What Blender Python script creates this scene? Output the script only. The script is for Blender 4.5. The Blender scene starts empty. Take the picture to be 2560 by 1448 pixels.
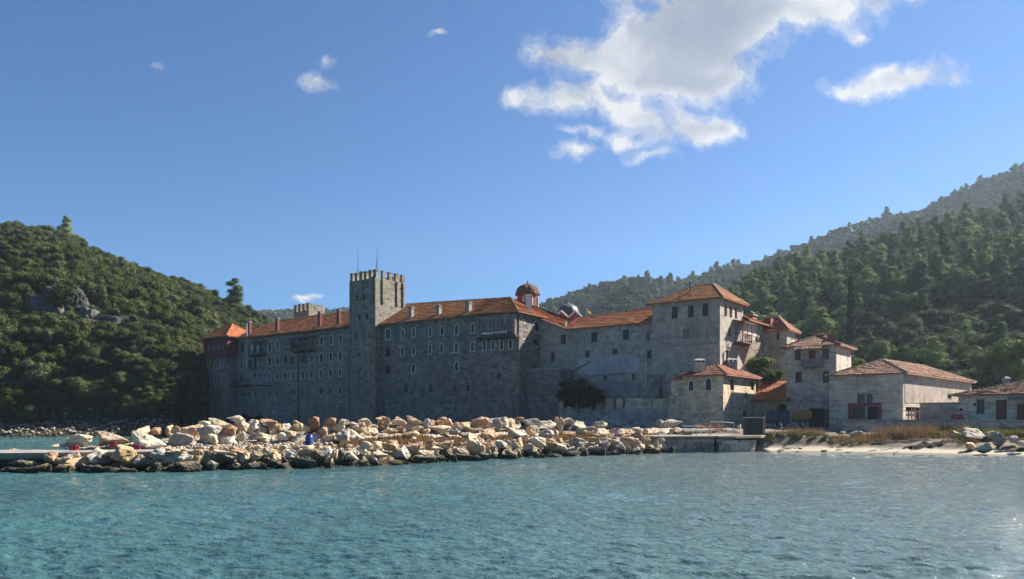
import bpy, bmesh, math, random
import numpy as np
from mathutils import Vector, noise as mnoise
random.seed(7); rng = np.random.default_rng(7)
SC = bpy.context.scene
COL = SC.collection
R = math.radians

# ------------------------------------------------------------------ camera, sky, sun, exposure
FP, HY, CX, CZ = 1900.0, 1045.0, 1280.0, 3.2      # focal length in photo pixels, horizon row, centre column, eye height
cam = bpy.data.cameras.new('camera'); camo = bpy.data.objects.new('camera', cam); COL.objects.link(camo)
camo.location = (0, 0, CZ); camo.rotation_euler = (R(90), 0, 0)
cam.sensor_width = 36; cam.lens = 36*FP/2560; cam.shift_y = (HY-724)/2560
cam.clip_end = 20000; cam.clip_start = 0.1
SC.camera = camo
HAZE = .00013
CLB = 4.6                                         # brightness of sunlit cloud
SKYM = (.26, .48, .69)
SUN_AZ, SUN_EL = R(25), R(37)                      # azimuth from +x towards +y
SUN = Vector((math.cos(SUN_EL)*math.cos(SUN_AZ), math.cos(SUN_EL)*math.sin(SUN_AZ), math.sin(SUN_EL)))
sl = bpy.data.lights.new('sun', 'SUN'); sl.energy = 5.0; sl.angle = R(0.5); sl.color = (1, .93, .82)
so = bpy.data.objects.new('sun', sl); COL.objects.link(so)
so.rotation_euler = SUN.to_track_quat('Z', 'Y').to_euler()
SC.view_settings.view_transform = 'Standard'; SC.view_settings.look = 'None'
SC.view_settings.exposure = 1.72; SC.view_settings.gamma = 1.0
SC.cycles.max_bounces = 5; SC.cycles.diffuse_bounces = 3; SC.cycles.glossy_bounces = 3
SC.cycles.transparent_max_bounces = 6; SC.cycles.volume_bounces = 0
SC.cycles.use_denoising = True

class NT:
    """small helper for node graphs"""
    def __init__(s, tree): s.t = tree; s.t.nodes.clear()
    def n(s, typ, **kw):
        nd = s.t.nodes.new(typ); ins = kw.pop('ins', {})
        for k, v in kw.items(): setattr(nd, k, v)
        for k, v in ins.items():
            sock = nd.inputs[k]
            if isinstance(v, bpy.types.NodeSocket): s.t.links.new(v, sock)
            elif isinstance(v, bpy.types.Node): s.t.links.new(v.outputs[0], sock)
            else: sock.default_value = v
        return nd
    def math(s, op, a, b=None, c=None, clamp=False):
        ins = {0: a}
        if b is not None: ins[1] = b
        if c is not None: ins[2] = c
        return s.n('ShaderNodeMath', operation=op, use_clamp=clamp, ins=ins).outputs[0]
    def vm(s, op, a, b=None):
        ins = {0: a}
        if b is not None: ins[1] = b
        return s.n('ShaderNodeVectorMath', operation=op, ins=ins)
    def noise(s, vec, scale, detail=4, rough=.55, dim='3D', dist=0):
        return s.n('ShaderNodeTexNoise', noise_dimensions=dim, ins={'Vector': vec, 'Scale': scale, 'Detail': detail, 'Roughness': rough, 'Distortion': dist}).outputs[0]
    def ramp(s, fac, stops, interp='LINEAR'):
        nd = s.n('ShaderNodeValToRGB', ins={0: fac}); cr = nd.color_ramp; cr.interpolation = interp
        while len(cr.elements) < len(stops): cr.elements.new(.5)
        for e, (p, c) in zip(cr.elements, stops):
            e.position = p; e.color = (c, c, c, 1) if isinstance(c, (int, float)) else (*c, 1)
        return nd.outputs[0]
    def mix(s, fac, a, b, blend='MIX'):
        nd = s.n('ShaderNodeMix', data_type='RGBA', blend_type=blend)
        for k, v in ((0, fac), (6, a), (7, b)):
            if isinstance(v, bpy.types.NodeSocket): s.t.links.new(v, nd.inputs[k])
            else: nd.inputs[k].default_value = (*v, 1) if isinstance(v, tuple) and len(v) == 3 else v
        return nd.outputs[2]

w = bpy.data.worlds.new('World'); SC.world = w; w.use_nodes = True
T = NT(w.node_tree)
sky = T.n('ShaderNodeTexSky', sky_type='NISHITA', sun_disc=False, sun_elevation=SUN_EL, sun_rotation=math.pi/2-SUN_AZ,
          altitude=0, air_density=1.0, dust_density=0.15, ozone_density=4.0)
tc = T.n('ShaderNodeTexCoord'); sx = T.n('ShaderNodeSeparateXYZ', ins={0: tc.outputs['Generated']})
yy = T.math('MAXIMUM', sx.outputs[1], .02)
U = T.math('DIVIDE', sx.outputs[0], yy); V = T.math('DIVIDE', sx.outputs[2], yy)   # heading and height on a plane far to the north
uv = T.n('ShaderNodeCombineXYZ', ins={0: U, 1: V, 2: 0.0}).outputs[0]
wv = T.n('ShaderNodeTexNoise', ins={'Vector': uv, 'Scale': 9.0, 'Detail': 5.0, 'Roughness': .6})
wob = T.vm('SUBTRACT', wv.outputs[1], (.5, .5, .5)).outputs[0]
wob = T.n('ShaderNodeVectorMath', operation='SCALE', ins={0: wob, 3: .075}).outputs[0]
uvw = T.vm('ADD', uv, wob).outputs[0]
CL = [  # heading px, height px, rx, ry, weight
 (1790,10,180,75,1.15),(1640,95,170,62,1.05),(1760,135,140,60,1.0),(1490,135,110,48,.95),(1360,140,60,36,.8),(1600,190,150,40,.85),(1860,60,90,60,.85),(1720,215,120,34,.8),(1790,190,80,30,.75),
 (2050,35,120,30,.8),(2190,5,120,22,.75),(1960,10,110,34,.8),(2145,88,30,20,.85),
 (1380,262,80,32,.95),(1450,235,70,26,.8),(1540,265,90,30,.95),(1600,300,60,24,.8),(1740,300,90,34,1.0),(1680,340,90,30,.95),(1790,320,45,20,.75),(1445,372,60,14,.95),(1640,388,60,13,.8),(1470,330,60,13,.75),(1560,345,50,16,.7),(1300,265,26,14,.6),
 (2130,230,62,30,.95),(2210,195,60,30,.9),(2330,180,75,30,1.0),(2385,210,40,20,.75),(2265,215,60,20,.8),(1760,-110,300,90,1.2),
 (805,212,44,22,.6),(775,190,34,16,.5),(820,155,26,12,.45),(388,165,24,11,.5),(1078,77,22,9,.5),(800,756,26,8,.85),(760,758,20,6,.7)]
acc = None
for (px, py, rx, ry, wt) in CL:
    c = ((px-CX)/FP, (HY-py)/FP, 0)
    d = T.vm('SUBTRACT', uvw, c).outputs[0]
    d = T.vm('MULTIPLY', d, (FP/rx, FP/ry, 0)).outputs[0]
    l2 = T.vm('DOT_PRODUCT', d, d).outputs['Value']
    e = T.math('MULTIPLY', T.math('EXPONENT', T.math('MULTIPLY', l2, -1.0)), wt)
    acc = e if acc is None else T.math('ADD', acc, e)
nz = T.noise(uvw, 15.0, 10, .62); nzb = T.noise(uvw, 38.0, 6, .6); nz2 = T.noise(uvw, 6.0, 4, .5)
nn = T.math('ADD', T.math('MULTIPLY', T.math('SUBTRACT', nz, .5), 2.7), T.math('MULTIPLY', T.math('SUBTRACT', nzb, .5), 1.0))
gate = T.math('MINIMUM', T.math('MULTIPLY', acc, 4.5), 1.0)
dens = T.math('MULTIPLY', T.math('ADD', acc, nn), gate)
alpha = T.ramp(dens, [(0.10, 0), (.36, .15), (.78, .55), (1.0, .93)], 'EASE')
alpha = T.math('MULTIPLY', alpha, T.math('GREATER_THAN', sx.outputs[1], .03))
# light comes from the right and behind: where the cloud is thick towards the sun it goes grey
shade = T.math('ADD', T.math('MULTIPLY', T.math('MINIMUM', acc, 2.4), .34), T.math('MULTIPLY', T.math('SUBTRACT', nz2, .5), 1.9))
shade = T.math('ADD', shade, T.math('MULTIPLY', nn, -.22)); shade = T.math('ADD', shade, T.math('MULTIPLY', T.math('SUBTRACT', V, .47), 1.9))
ccol = T.ramp(shade, [(.12, (1.0, .99, .97)), (.32, (.78, .80, .84)), (.56, (.52, .56, .64)), (.95, (.38, .43, .53))])
ccol = T.vm('MULTIPLY', ccol, (CLB, CLB, CLB)).outputs[0]
skyc = T.vm('MULTIPLY', sky.outputs[0], SKYM).outputs[0]
fin = T.mix(alpha, skyc, ccol)
bg = T.n('ShaderNodeBackground', ins={0: fin, 1: 0.055})
T.n('ShaderNodeOutputWorld', ins={0: bg.outputs[0]})
w.cycles.sampling_method = 'MANUAL'; w.cycles.sample_map_resolution = 512

# ------------------------------------------------------------------ helpers
def tag(o, label=None, cat=None, group=None, kind=None):
    if label: o['label'] = label
    if cat: o['category'] = cat
    if group: o['group'] = group
    if kind: o['kind'] = kind
    return o
def thing(name, label, cat, loc, group=None):
    o = bpy.data.objects.new(name, None); COL.objects.link(o); o.location = loc; o.empty_display_size = .3
    o['wx'], o['wy'], o['wz'] = loc
    return tag(o, label, cat, group)
def wloc(o):
    p = Vector((0, 0, 0))
    while o: p += o.location; o = o.parent
    return p
class MB:
    def __init__(s): s.v = []; s.f = []
    def add(s, vs, fs):
        k = len(s.v); s.v += [tuple(p) for p in vs]; s.f += [tuple(i+k for i in f) for f in fs]
    def quad(s, *p): s.add(p, [tuple(range(len(p)))])
    def box8(s, p):   # p: 4 bottom then 4 top
        s.add(p, [(3,2,1,0),(4,5,6,7),(0,1,5,4),(1,2,6,5),(2,3,7,6),(3,0,4,7)])
    def box(s, x0,x1,y0,y1,z0,z1):
        s.box8([(x0,y0,z0),(x1,y0,z0),(x1,y1,z0),(x0,y1,z0),(x0,y0,z1),(x1,y0,z1),(x1,y1,z1),(x0,y1,z1)])
    def tube(s, a, b, r, n=6, r2=None):
        a = Vector(a); b = Vector(b); r2 = r if r2 is None else r2
        d = (b-a).normalized(); t = d.orthogonal().normalized(); q = d.cross(t)
        vs = [a+(t*math.cos(2*math.pi*i/n)+q*math.sin(2*math.pi*i/n))*r for i in range(n)] + [b+(t*math.cos(2*math.pi*i/n)+q*math.sin(2*math.pi*i/n))*r2 for i in range(n)]
        s.add(vs, [(i,(i+1)%n,n+(i+1)%n,n+i) for i in range(n)]+[tuple(range(n))[::-1], tuple(range(n,2*n))])
    def lathe(s, c, prof, n=24, sx=1, sy=1):
        c = Vector(c); vs = []; fs = []
        for (r, z) in prof:
            for i in range(n):
                a = 2*math.pi*(i+.5)/n; vs.append((c.x+r*math.cos(a)*sx, c.y+r*math.sin(a)*sy, c.z+z))
        for k in range(len(prof)-1):
            for i in range(n): fs.append((k*n+i, k*n+(i+1)%n, (k+1)*n+(i+1)%n, (k+1)*n+i))
        s.add(vs, fs)
def mesh_from(name, v, f, mat, uv=True, smooth=False):
    me = bpy.data.meshes.new(name); me.from_pydata([tuple(p) for p in v], [], f); me.update()
    if uv and len(me.polygons):
        lay = me.uv_layers.new(name='UVMap')
        nl = len(me.loops); out = np.zeros((nl, 2), np.float32)
        co = np.zeros(len(me.vertices)*3, np.float32); me.vertices.foreach_get('co', co); co = co.reshape(-1, 3)
        li = np.zeros(nl, np.int32); me.loops.foreach_get('vertex_index', li)
        nr = np.zeros(len(me.polygons)*3, np.float32); me.polygons.foreach_get('normal', nr); nr = nr.reshape(-1, 3)
        tot = np.zeros(len(me.polygons), np.int32); me.polygons.foreach_get('loop_total', tot)
        N = np.repeat(nr, tot, 0); P = co[li]
        hz = np.hypot(N[:, 0], N[:, 1]); flat = hz < .05
        tx = np.where(flat, 1, -N[:, 1]/np.maximum(hz, 1e-6)); ty = np.where(flat, 0, N[:, 0]/np.maximum(hz, 1e-6))
        sg = np.where((tx < -.01) | ((abs(tx) <= .01) & (ty < 0)), -1, 1); tx = tx*sg; ty = ty*sg
        t = np.stack([tx, ty, np.zeros_like(tx)], 1); b = np.cross(N, t)
        b = b*np.where(b[:, 2:3] < -.01, -1, 1)
        out[:, 0] = (P*t).sum(1); out[:, 1] = (P*b).sum(1)
        lay.data.foreach_set('uv', out.ravel())
    if mat: me.materials.append(mat)
    if smooth: me.polygons.foreach_set('use_smooth', [True]*len(me.polygons))
    return me
def obj(name, mb, mat, parent=None, smooth=False, uv=True, me=None):
    """world-space mesh data, stored relative to the parent's place"""
    base = wloc(parent) if parent else None
    if me is None:
        v = mb.v if base is None else [(p[0]-base.x, p[1]-base.y, p[2]-base.z) for p in mb.v]
        me = mesh_from(name, v, mb.f, mat, uv, smooth)
    o = bpy.data.objects.new(name, me); COL.objects.link(o)
    if parent: o.parent = parent
    return o
def put(name, me, parent, loc, rz=0):      # shared mesh placed at a world point under parent
    o = bpy.data.objects.new(name, me); COL.objects.link(o)
    if parent: o.parent = parent; b = wloc(parent); o.location = (loc[0]-b.x, loc[1]-b.y, loc[2]-b.z)
    else: o.location = loc
    o.rotation_euler = (0, 0, rz); return o
def zat(py, d): return CZ+(HY-py)/FP*d
def xat(px, d): return (px-CX)/FP*d
def P3(px, py, d): return (xat(px, d), d, zat(py, d))

# ------------------------------------------------------------------ materials
def mat(name, build):
    m = bpy.data.materials.new(name); m.use_nodes = True; t = NT(m.node_tree)
    out = build(t); t.n('ShaderNodeOutputMaterial', ins={0: out.outputs[0]}); return m
def bsdf(t, col, rough=.85, bump=None, bstr=.3, bdist=.05, spec=.3, **extra):
    ins = {'Base Color': (*col, 1) if isinstance(col, tuple) else col, 'Roughness': rough, 'Specular IOR Level': spec}
    ins.update(extra)
    if bump is not None: ins['Normal'] = t.n('ShaderNodeBump', ins={'Strength': bstr, 'Distance': bdist, 'Height': bump}).outputs[0]
    return t.n('ShaderNodeBsdfPrincipled', ins=ins)
def plain(name, col, rough=.7, metallic=0, var=.25, scale=3):
    def b(t):
        g = t.n('ShaderNodeNewGeometry').outputs['Position']
        nz = t.noise(g, scale, 5)
        c = t.mix(nz, tuple(x*(1-var) for x in col), tuple(min(1, x*(1+var)) for x in col))
        return bsdf(t, c, rough, nz, .15, .02, Metallic=metallic)
    return mat(name, b)
def stone(name, c1, c2, c3, sx=.55, sy=.2, patch=None, pamt=.5, mortar=.5, white=.25, streak=.35):
    """coursed rubble: cells stretched along the wall, patches of render, streaks of damp"""
    def b(t):
        uv = t.n('ShaderNodeUVMap').outputs[0]
        wz = t.n('ShaderNodeTexNoise', ins={'Vector': uv, 'Scale': .8, 'Detail': 2.0})
        wv = t.n('ShaderNodeVectorMath', operation='SCALE', ins={0: wz.outputs[1], 3: .16}).outputs[0]
        wn_ = t.n('ShaderNodeTexNoise', ins={'Vector': uv, 'Scale': 4.5, 'Detail': 2.0})
        wv = t.vm('ADD', wv, t.n('ShaderNodeVectorMath', operation='SCALE', ins={0: wn_.outputs[1], 3: sy*.9}).outputs[0]).outputs[0]
        q = t.vm('ADD', uv, wv).outputs[0]
        br = t.n('ShaderNodeTexBrick', offset=.43, offset_frequency=2, squash=1.35, squash_frequency=3, ins={'Vector': q, 'Color1': (0, 0, 0, 1), 'Color2': (1, 1, 1, 1), 'Mortar': (.5, .5, .5, 1), 'Scale': 1.0, 'Mortar Size': sy*.07, 'Mortar Smooth': .6, 'Brick Width': sx, 'Row Height': sy})
        vo = t.n('ShaderNodeTexVoronoi', ins={'Vector': t.vm('MULTIPLY', q, (.7/sx, .8/sy, 1)).outputs[0], 'Scale': 1.0}, voronoi_dimensions='2D')
        cs = t.n('ShaderNodeSeparateColor', ins={0: t.mix(.6, br.outputs[0], vo.outputs['Color'])})
        col = t.ramp(cs.outputs[0], [(.08, c1), (.5, c2), (max(.55, .92-white*.22), c2), (.97, c3)])
        edge = t.math('SUBTRACT', 1.0, br.outputs[1])
        dark = tuple(x*mortar for x in c1)
        col = t.mix(edge, dark, col)
        big = t.noise(uv, .16, 5, .62); mid = t.noise(uv, .9, 5, .6)
        col = t.mix(t.ramp(big, [(.38, 0), (.62, .7)]), col, tuple(x*.55 for x in c2))
        col = t.mix(t.math('MULTIPLY', t.ramp(mid, [(.45, 0), (.75, 1)]), .35), col, c3)
        sv = t.vm('MULTIPLY', uv, (1.6, .09, 1)).outputs[0]
        sn = t.noise(sv, 1.0, 5, .6)
        col = t.mix(t.math('MULTIPLY', t.ramp(sn, [(.5, 0), (.72, 1)]), streak), col, tuple(x*.35 for x in c1))
        h = edge
        if patch:
            pn = t.noise(uv, .22, 6, .6)
            pm = t.ramp(pn, [(pamt-.04, 1), (pamt+.04, 0)])
            pc = t.mix(t.ramp(t.noise(uv, .75, 8, .72), [(.34, 0), (.66, 1)]), tuple(x*.36 for x in patch), tuple(x*1.45 for x in patch)); pc = t.mix(.42, pc, col); pm = t.math('MULTIPLY', pm, t.ramp(t.noise(uv, 1.1, 5, .7), [(.30, .25), (.42, 1)]))
            col = t.mix(pm, col, pc); h = t.mix(pm, edge, (.9, .9, .9))
        return bsdf(t, col, .92, h, .6, .04, .15)
    return mat(name, b)
def rooftile(name, c1, c2, c3, col_w=.42, row_h=.40, lichen=(.30,.20,.07), lam=.35):
    def b(t):
        uv = t.n('ShaderNodeUVMap').outputs[0]
        q = t.vm('MULTIPLY', uv, (1/col_w, 1/row_h, 1)).outputs[0]
        fl = t.vm('FLOOR', q).outputs[0]
        wn = t.n('ShaderNodeTexWhiteNoise', noise_dimensions='3D', ins={'Vector': fl}).outputs[0]
        col = t.ramp(wn, [(0, c1), (.45, c2), (.85, c3), (1, tuple(x*.7 for x in c1))])
        s = t.n('ShaderNodeSeparateXYZ', ins={0: q}); fr = t.math('FRACT', s.outputs[0])
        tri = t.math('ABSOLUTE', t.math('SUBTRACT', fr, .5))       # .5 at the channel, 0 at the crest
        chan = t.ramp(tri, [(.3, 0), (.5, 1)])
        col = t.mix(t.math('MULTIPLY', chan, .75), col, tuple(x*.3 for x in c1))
        bn = t.noise(uv, .5, 6, .65)
        col = t.mix(t.math('MULTIPLY', t.ramp(bn, [(.42, 0), (.68, 1)]), lam), col, lichen)
        fn = t.noise(uv, 3.5, 4, .7)
        col = t.mix(t.math('MULTIPLY', t.ramp(fn, [(.48, 0), (.66, 1)]), .3), col, tuple(x*.4 for x in c1))
        hgt = t.math('SUBTRACT', 1.0, t.math('MULTIPLY', tri, 2.0))
        return bsdf(t, col, .85, hgt, .8, .07, .2)
    return mat(name, b)
def leafmat(name, c1, c2, c3):
    def b(t):
        oi = t.n('ShaderNodeObjectInfo')
        at = t.n('ShaderNodeAttribute', attribute_name='tint').outputs['Fac']
        g = t.n('ShaderNodeNewGeometry').outputs['Position']
        nz = t.noise(g, .22, 3)
        f = t.math('ADD', t.math('MULTIPLY', oi.outputs['Random'], .45), t.math('ADD', t.math('MULTIPLY', at, .3), t.math('MULTIPLY', nz, .4)))
        col = t.ramp(f, [(.22, c1), (.6, c2), (.95, c3)])
        d = bsdf(t, col, .8, spec=.06)
        tr = t.n('ShaderNodeBsdfTranslucent', ins={0: col})
        return t.n('ShaderNodeMixShader', ins={0: .22, 1: d.outputs[0], 2: tr.outputs[0]})
    return mat(name, b)
def rockmat(name, c1, c2, c3, wet=1.0):
    def b(t):
        g = t.n('ShaderNodeNewGeometry').outputs['Position']; oi = t.n('ShaderNodeObjectInfo').outputs['Random']
        off = t.vm('ADD', g, t.n('ShaderNodeCombineXYZ', ins={0: t.math('MULTIPLY', oi, 50.0), 1: 0.0, 2: 0.0}).outputs[0]).outputs[0]
        n1 = t.noise(off, .9, 6, .65, dist=.6); n2 = t.noise(off, 4.5, 6, .7)
        f = t.math('ADD', t.math('MULTIPLY', t.math('ADD', n1, -.5), 1.5), t.math('ADD', t.math('MULTIPLY', t.math('SUBTRACT', oi, .5), .3), .5))
        col = t.ramp(f, [(.28, c1), (.5, c2), (.68, c3)])
        col = t.mix(t.ramp(n2, [(.5, 0), (.72, .6)]), col, tuple(x*.4 for x in c1))
        vc = t.n('ShaderNodeTexVoronoi', feature='DISTANCE_TO_EDGE', ins={'Vector': t.vm('MULTIPLY', off, (1.0, 1.0, 1.9)).outputs[0], 'Scale': 1.1}).outputs[0]
        crack = t.ramp(vc, [(0, .55), (.03, 1)])
        z = t.n('ShaderNodeSeparateXYZ', ins={0: g}).outputs[2]
        wl = t.math('ADD', z, t.math('MULTIPLY', t.math('SUBTRACT', t.noise(g, .8, 4), .5), .7))
        wm = t.ramp(wl, [(.24, 1), (.55, 0)])
        col = t.mix(t.math('MULTIPLY', wm, .90*wet), col, (.022, .021, .014))
        h = t.math('ADD', t.math('MULTIPLY', n2, .8), t.math('MULTIPLY', n1, .4))
        return bsdf(t, col, .85, h, .7, .12, .2)
    return mat(name, b)

M = {}
M['stone_grey'] = stone('stone_grey', (0.0819, 0.0737, 0.0671), (0.2490, 0.2191, 0.1952), (0.4660, 0.4102, 0.3563), patch=(0.2532, 0.2279, 0.2072), pamt=.40)
M['stone_tower'] = stone('stone_tower', (0.0919, 0.0815, 0.0689), (0.2317, 0.2056, 0.1674), (0.4820, 0.4259, 0.3439), .6, .2)
M['stone_dark'] = stone('stone_dark', (0.0567, 0.0510, 0.0459), (0.1983, 0.1734, 0.1519), (0.4935, 0.4261, 0.3673), .6, .2)
M['stone_warm'] = stone('stone_warm', (0.1765, 0.1363, 0.0954), (0.5880, 0.4611, 0.3171), (0.8236, 0.8075, 0.5827), .5, .22, patch=(0.6679, 0.5237, 0.3746), pamt=.40)
M['stone_light'] = stone('stone_light', (0.2136, 0.1719, 0.1263), (0.6165, 0.5000, 0.3715), (0.7779, 0.7480, 0.6795), .8, .22, white=.5)
M['stone_rubble'] = stone('stone_rubble', (0.1935, 0.1502, 0.1087), (0.5554, 0.4311, 0.3120), (0.8500, 0.8500, 0.7166), .38, .2, white=.9, mortar=.4)
M['stone_house'] = stone('stone_house', (0.1280, 0.1091, 0.0881), (0.4631, 0.3919, 0.3154), (0.8500, 0.8500, 0.8002), .7, .28, patch=(0.4570, 0.3921, 0.3201), pamt=.52, white=.7)
M['stone_side'] = stone('stone_side', (0.2475, 0.2046, 0.1657), (0.3713, 0.3109, 0.2561), (0.4862, 0.4092, 0.3386), .6, .25, patch=(0.4066, 0.3274, 0.2706), pamt=.56)
M['plaster_grey'] = stone('plaster_grey', (0.1488, 0.1314, 0.1198), (0.3488, 0.3088, 0.2724), (0.5964, 0.5277, 0.4540), .6, .22, patch=(0.3480, 0.3139, 0.2712), pamt=.56)
M['plaster_tower'] = stone('plaster_tower', (0.1768, 0.1542, 0.1310), (0.3718, 0.3205, 0.2713), (0.5681, 0.4897, 0.4016), .6, .22, patch=(0.3575, 0.3081, 0.2544), pamt=.57, streak=.6)
M['plaster_white'] = stone('plaster_white', (0.2821, 0.2536, 0.2189), (0.4191, 0.3770, 0.3249), (0.4997, 0.4613, 0.4030), .8, .3, patch=(0.4997, 0.4458, 0.3887), pamt=.68, streak=.25)
M['plaster_old'] = stone('plaster_old', (0.2080, 0.1784, 0.1456), (0.3120, 0.2680, 0.2192), (0.4368, 0.3768, 0.3104), .6, .25, patch=(0.4576, 0.4168, 0.3464), pamt=.52, streak=.5)
M['tile_orange'] = rooftile('tile_orange', (0.2737, 0.0754, 0.0290), (0.4197, 0.1257, 0.0507), (0.5108, 0.2012, 0.0870), lichen=(0.3102, 0.1676, 0.0435), lam=.3)
M['tile_brown'] = rooftile('tile_brown', (0.2192, 0.0629, 0.0266), (0.3587, 0.1123, 0.0456), (0.4583, 0.1796, 0.0760), lichen=(0.2591, 0.1527, 0.0380), lam=.6)
M['tile_pale'] = rooftile('tile_pale', (0.2042, 0.0811, 0.0466), (0.3132, 0.1486, 0.0874), (0.4085, 0.2567, 0.1690), lichen=(0.1906, 0.1419, 0.0991), lam=.5)
M['tile_red'] = rooftile('tile_red', (0.2390, 0.0790, 0.0503), (0.3093, 0.1221, 0.0790), (0.3656, 0.1795, 0.1293), lichen=(0.2460, 0.1580, 0.1293), lam=.25)
M['tile_dome'] = rooftile('tile_dome', (0.0761, 0.0303, 0.0156), (0.1176, 0.0496, 0.0260), (0.1522, 0.0716, 0.0416), lichen=(0.0969, 0.0606, 0.0312), lam=.5)
M['tile_orange_ridge'] = plain('ridge_mortar', (0.2960, 0.1944, 0.1296), .9, var=.4)
M['red_boards'] = plain('red_boards', (0.1275, 0.0188, 0.0225), .7, var=.3)
M['red_paint'] = plain('red_paint', (0.2210, 0.0255, 0.0382), .7, var=.25, scale=1.5)
M['red_chimney'] = plain('red_chimney', (0.1200, 0.0338, 0.0338), .85, var=.35)
M['grey_chimney'] = stone('grey_chimney', (0.2145, 0.1860, 0.1537), (0.3315, 0.2880, 0.2393), (0.4680, 0.4095, 0.3420), .4, .2)
M['trim'] = plain('trim', (.50,.49,.46), .85, var=.25)
M['trim_dark'] = plain('trim_dark', (.22,.20,.19), .9, var=.3)
M['wood_dark'] = plain('wood_dark', (.045,.035,.03), .8, var=.4)
M['wood_red'] = plain('wood_red', (.13,.045,.035), .75, var=.35)
M['wood_grey'] = plain('wood_grey', (.16,.15,.15), .8, var=.35)
M['red_frame'] = plain('red_frame', (.19,.035,.045), .8, var=.3)
M['white_frame'] = plain('white_frame', (0.4125, 0.4200, 0.4350), .7, var=.15)
M['lead'] = plain('lead', (0.0675, 0.0765, 0.0810), .6, .2, var=.35, scale=1.2)
M['black_tank'] = plain('black_tank', (.018,.018,.02), .45, var=.2)
M['rubber'] = plain('rubber', (.02,.02,.02), .85)
M['metal_dark'] = plain('metal_dark', (.05,.05,.055), .5, .6)
M['metal_grey'] = plain('metal_grey', (.32,.32,.33), .5, .5)
M['rust'] = plain('rust', (.20,.09,.05), .9, var=.4)
M['van_paint'] = plain('van_paint', (.006,.013,.028), .3, var=.15)
M['yellow_paint'] = plain('yellow_paint', (0.2250, 0.1050, 0.0112), .5, var=.2)
M['blue_plastic'] = plain('blue_plastic', (0.0105, 0.0367, 0.1575), .4, var=.12)
M['red_plastic'] = plain('red_plastic', (0.2250, 0.0135, 0.0225), .5, var=.15)
M['black_cloth'] = plain('black_cloth', (.015,.015,.02), .8)
M['white_letters'] = plain('white_letters', (.75,.75,.72), .7, var=.05)
M['yellow_cloth'] = plain('yellow_cloth', (.75,.62,.08), .8, var=.1)
M['concrete'] = stone('concrete', (0.1768, 0.1700, 0.1564), (0.2448, 0.2312, 0.2108), (0.3128, 0.2992, 0.2720), 2.2, .6, patch=(0.2584, 0.2448, 0.2244), pamt=.60, streak=.5)
M['lime'] = stone('lime', (0.3000, 0.3000, 0.3000), (0.4200, 0.4200, 0.4200), (0.5400, 0.5400, 0.5400), .6, .22, streak=.15)
M['lime_old'] = stone('lime_old', (0.2030, 0.2030, 0.2102), (0.2900, 0.2900, 0.2972), (0.3770, 0.3770, 0.3770), .6, .22, streak=.2)
M['quay_wall'] = stone('quay_wall', (0.1379, 0.1273, 0.1061), (0.3656, 0.3307, 0.2786), (0.6589, 0.5930, 0.5052), 1.5, .55, streak=.7)
M['deck'] = stone('deck', (0.2040, 0.1768, 0.1360), (0.2720, 0.2380, 0.1904), (0.3400, 0.3060, 0.2516), 2.5, 2.5, mortar=.8)
M['glass'] = mat('glass', lambda t: bsdf(t, (.006,.008,.011), .12, spec=.25))
M['glass_curtain'] = mat('glass_curtain', lambda t: bsdf(t, t.mix(t.noise(t.n('ShaderNodeNewGeometry').outputs['Position'], 2.5, 3), (.015,.018,.024), (.07,.08,.095)), .25, spec=.3))
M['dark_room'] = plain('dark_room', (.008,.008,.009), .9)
def mural(t):
    g = t.n('ShaderNodeUVMap').outputs[0]
    vo = t.n('ShaderNodeTexVoronoi', ins={'Vector': g, 'Scale': 5.5}).outputs['Color']
    f = t.n('ShaderNodeSeparateColor', ins={0: vo}).outputs[0]
    return bsdf(t, t.ramp(f, [(.3, (.15,.025,.03)), (.42, (.15,.025,.03)), (.43, (.22,.20,.19)), (1, (.30,.28,.26))], 'CONSTANT'), .85)
M['mural'] = mat('mural', mural)
M['leaf_oak'] = leafmat('leaf_oak', (0.0150, 0.0245, 0.0082), (0.0408, 0.0578, 0.0136), (0.0986, 0.1020, 0.0258))
M['leaf_olive'] = leafmat('leaf_olive', (0.0374, 0.0490, 0.0190), (0.0714, 0.0816, 0.0326), (0.1224, 0.1224, 0.0544))
M['leaf_pine'] = leafmat('leaf_pine', (0.0280, 0.0520, 0.0176), (0.0968, 0.1408, 0.0440), (0.2600, 0.3000, 0.1000))
M['leaf_cypress'] = leafmat('leaf_cypress', (.010,.022,.012), (.018,.034,.018), (.03,.05,.025))
M['leaf_dark'] = leafmat('leaf_dark', (.006,.013,.007), (.012,.022,.010), (.022,.035,.016))
M['leaf_fig'] = leafmat('leaf_fig', (0.0400, 0.0680, 0.0160), (0.0800, 0.1160, 0.0280), (0.1360, 0.1600, 0.0480))
M['leaf_rust'] = leafmat('leaf_rust', (0.0800, 0.0480, 0.0200), (0.1200, 0.0800, 0.0320), (0.1440, 0.1120, 0.0400))
M['bark'] = plain('bark', (.09,.07,.055), .9, var=.4)
M['bark_pale'] = plain('bark_pale', (.24,.22,.20), .9, var=.3)
M['dry_grass'] = leafmat('dry_grass', (0.1292, 0.0763, 0.0321), (0.2196, 0.1387, 0.0643), (0.3101, 0.2289, 0.1214))
M['green_weed'] = leafmat('green_weed', (0.0720, 0.0800, 0.0240), (0.1280, 0.1360, 0.0360), (0.2080, 0.2000, 0.0640))
M['rock_white'] = rockmat('rock_white', (0.3178, 0.2428, 0.1607), (0.4617, 0.3784, 0.2699), (0.5752, 0.4927, 0.3727))
M['rock_tan'] = rockmat('rock_tan', (0.3027, 0.1913, 0.0989), (0.4541, 0.3166, 0.1821), (0.5601, 0.4221, 0.2705))
M['rock_orange'] = rockmat('rock_orange', (0.2190, 0.1242, 0.0676), (0.3423, 0.2111, 0.1237), (0.4518, 0.3413, 0.2420))
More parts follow.
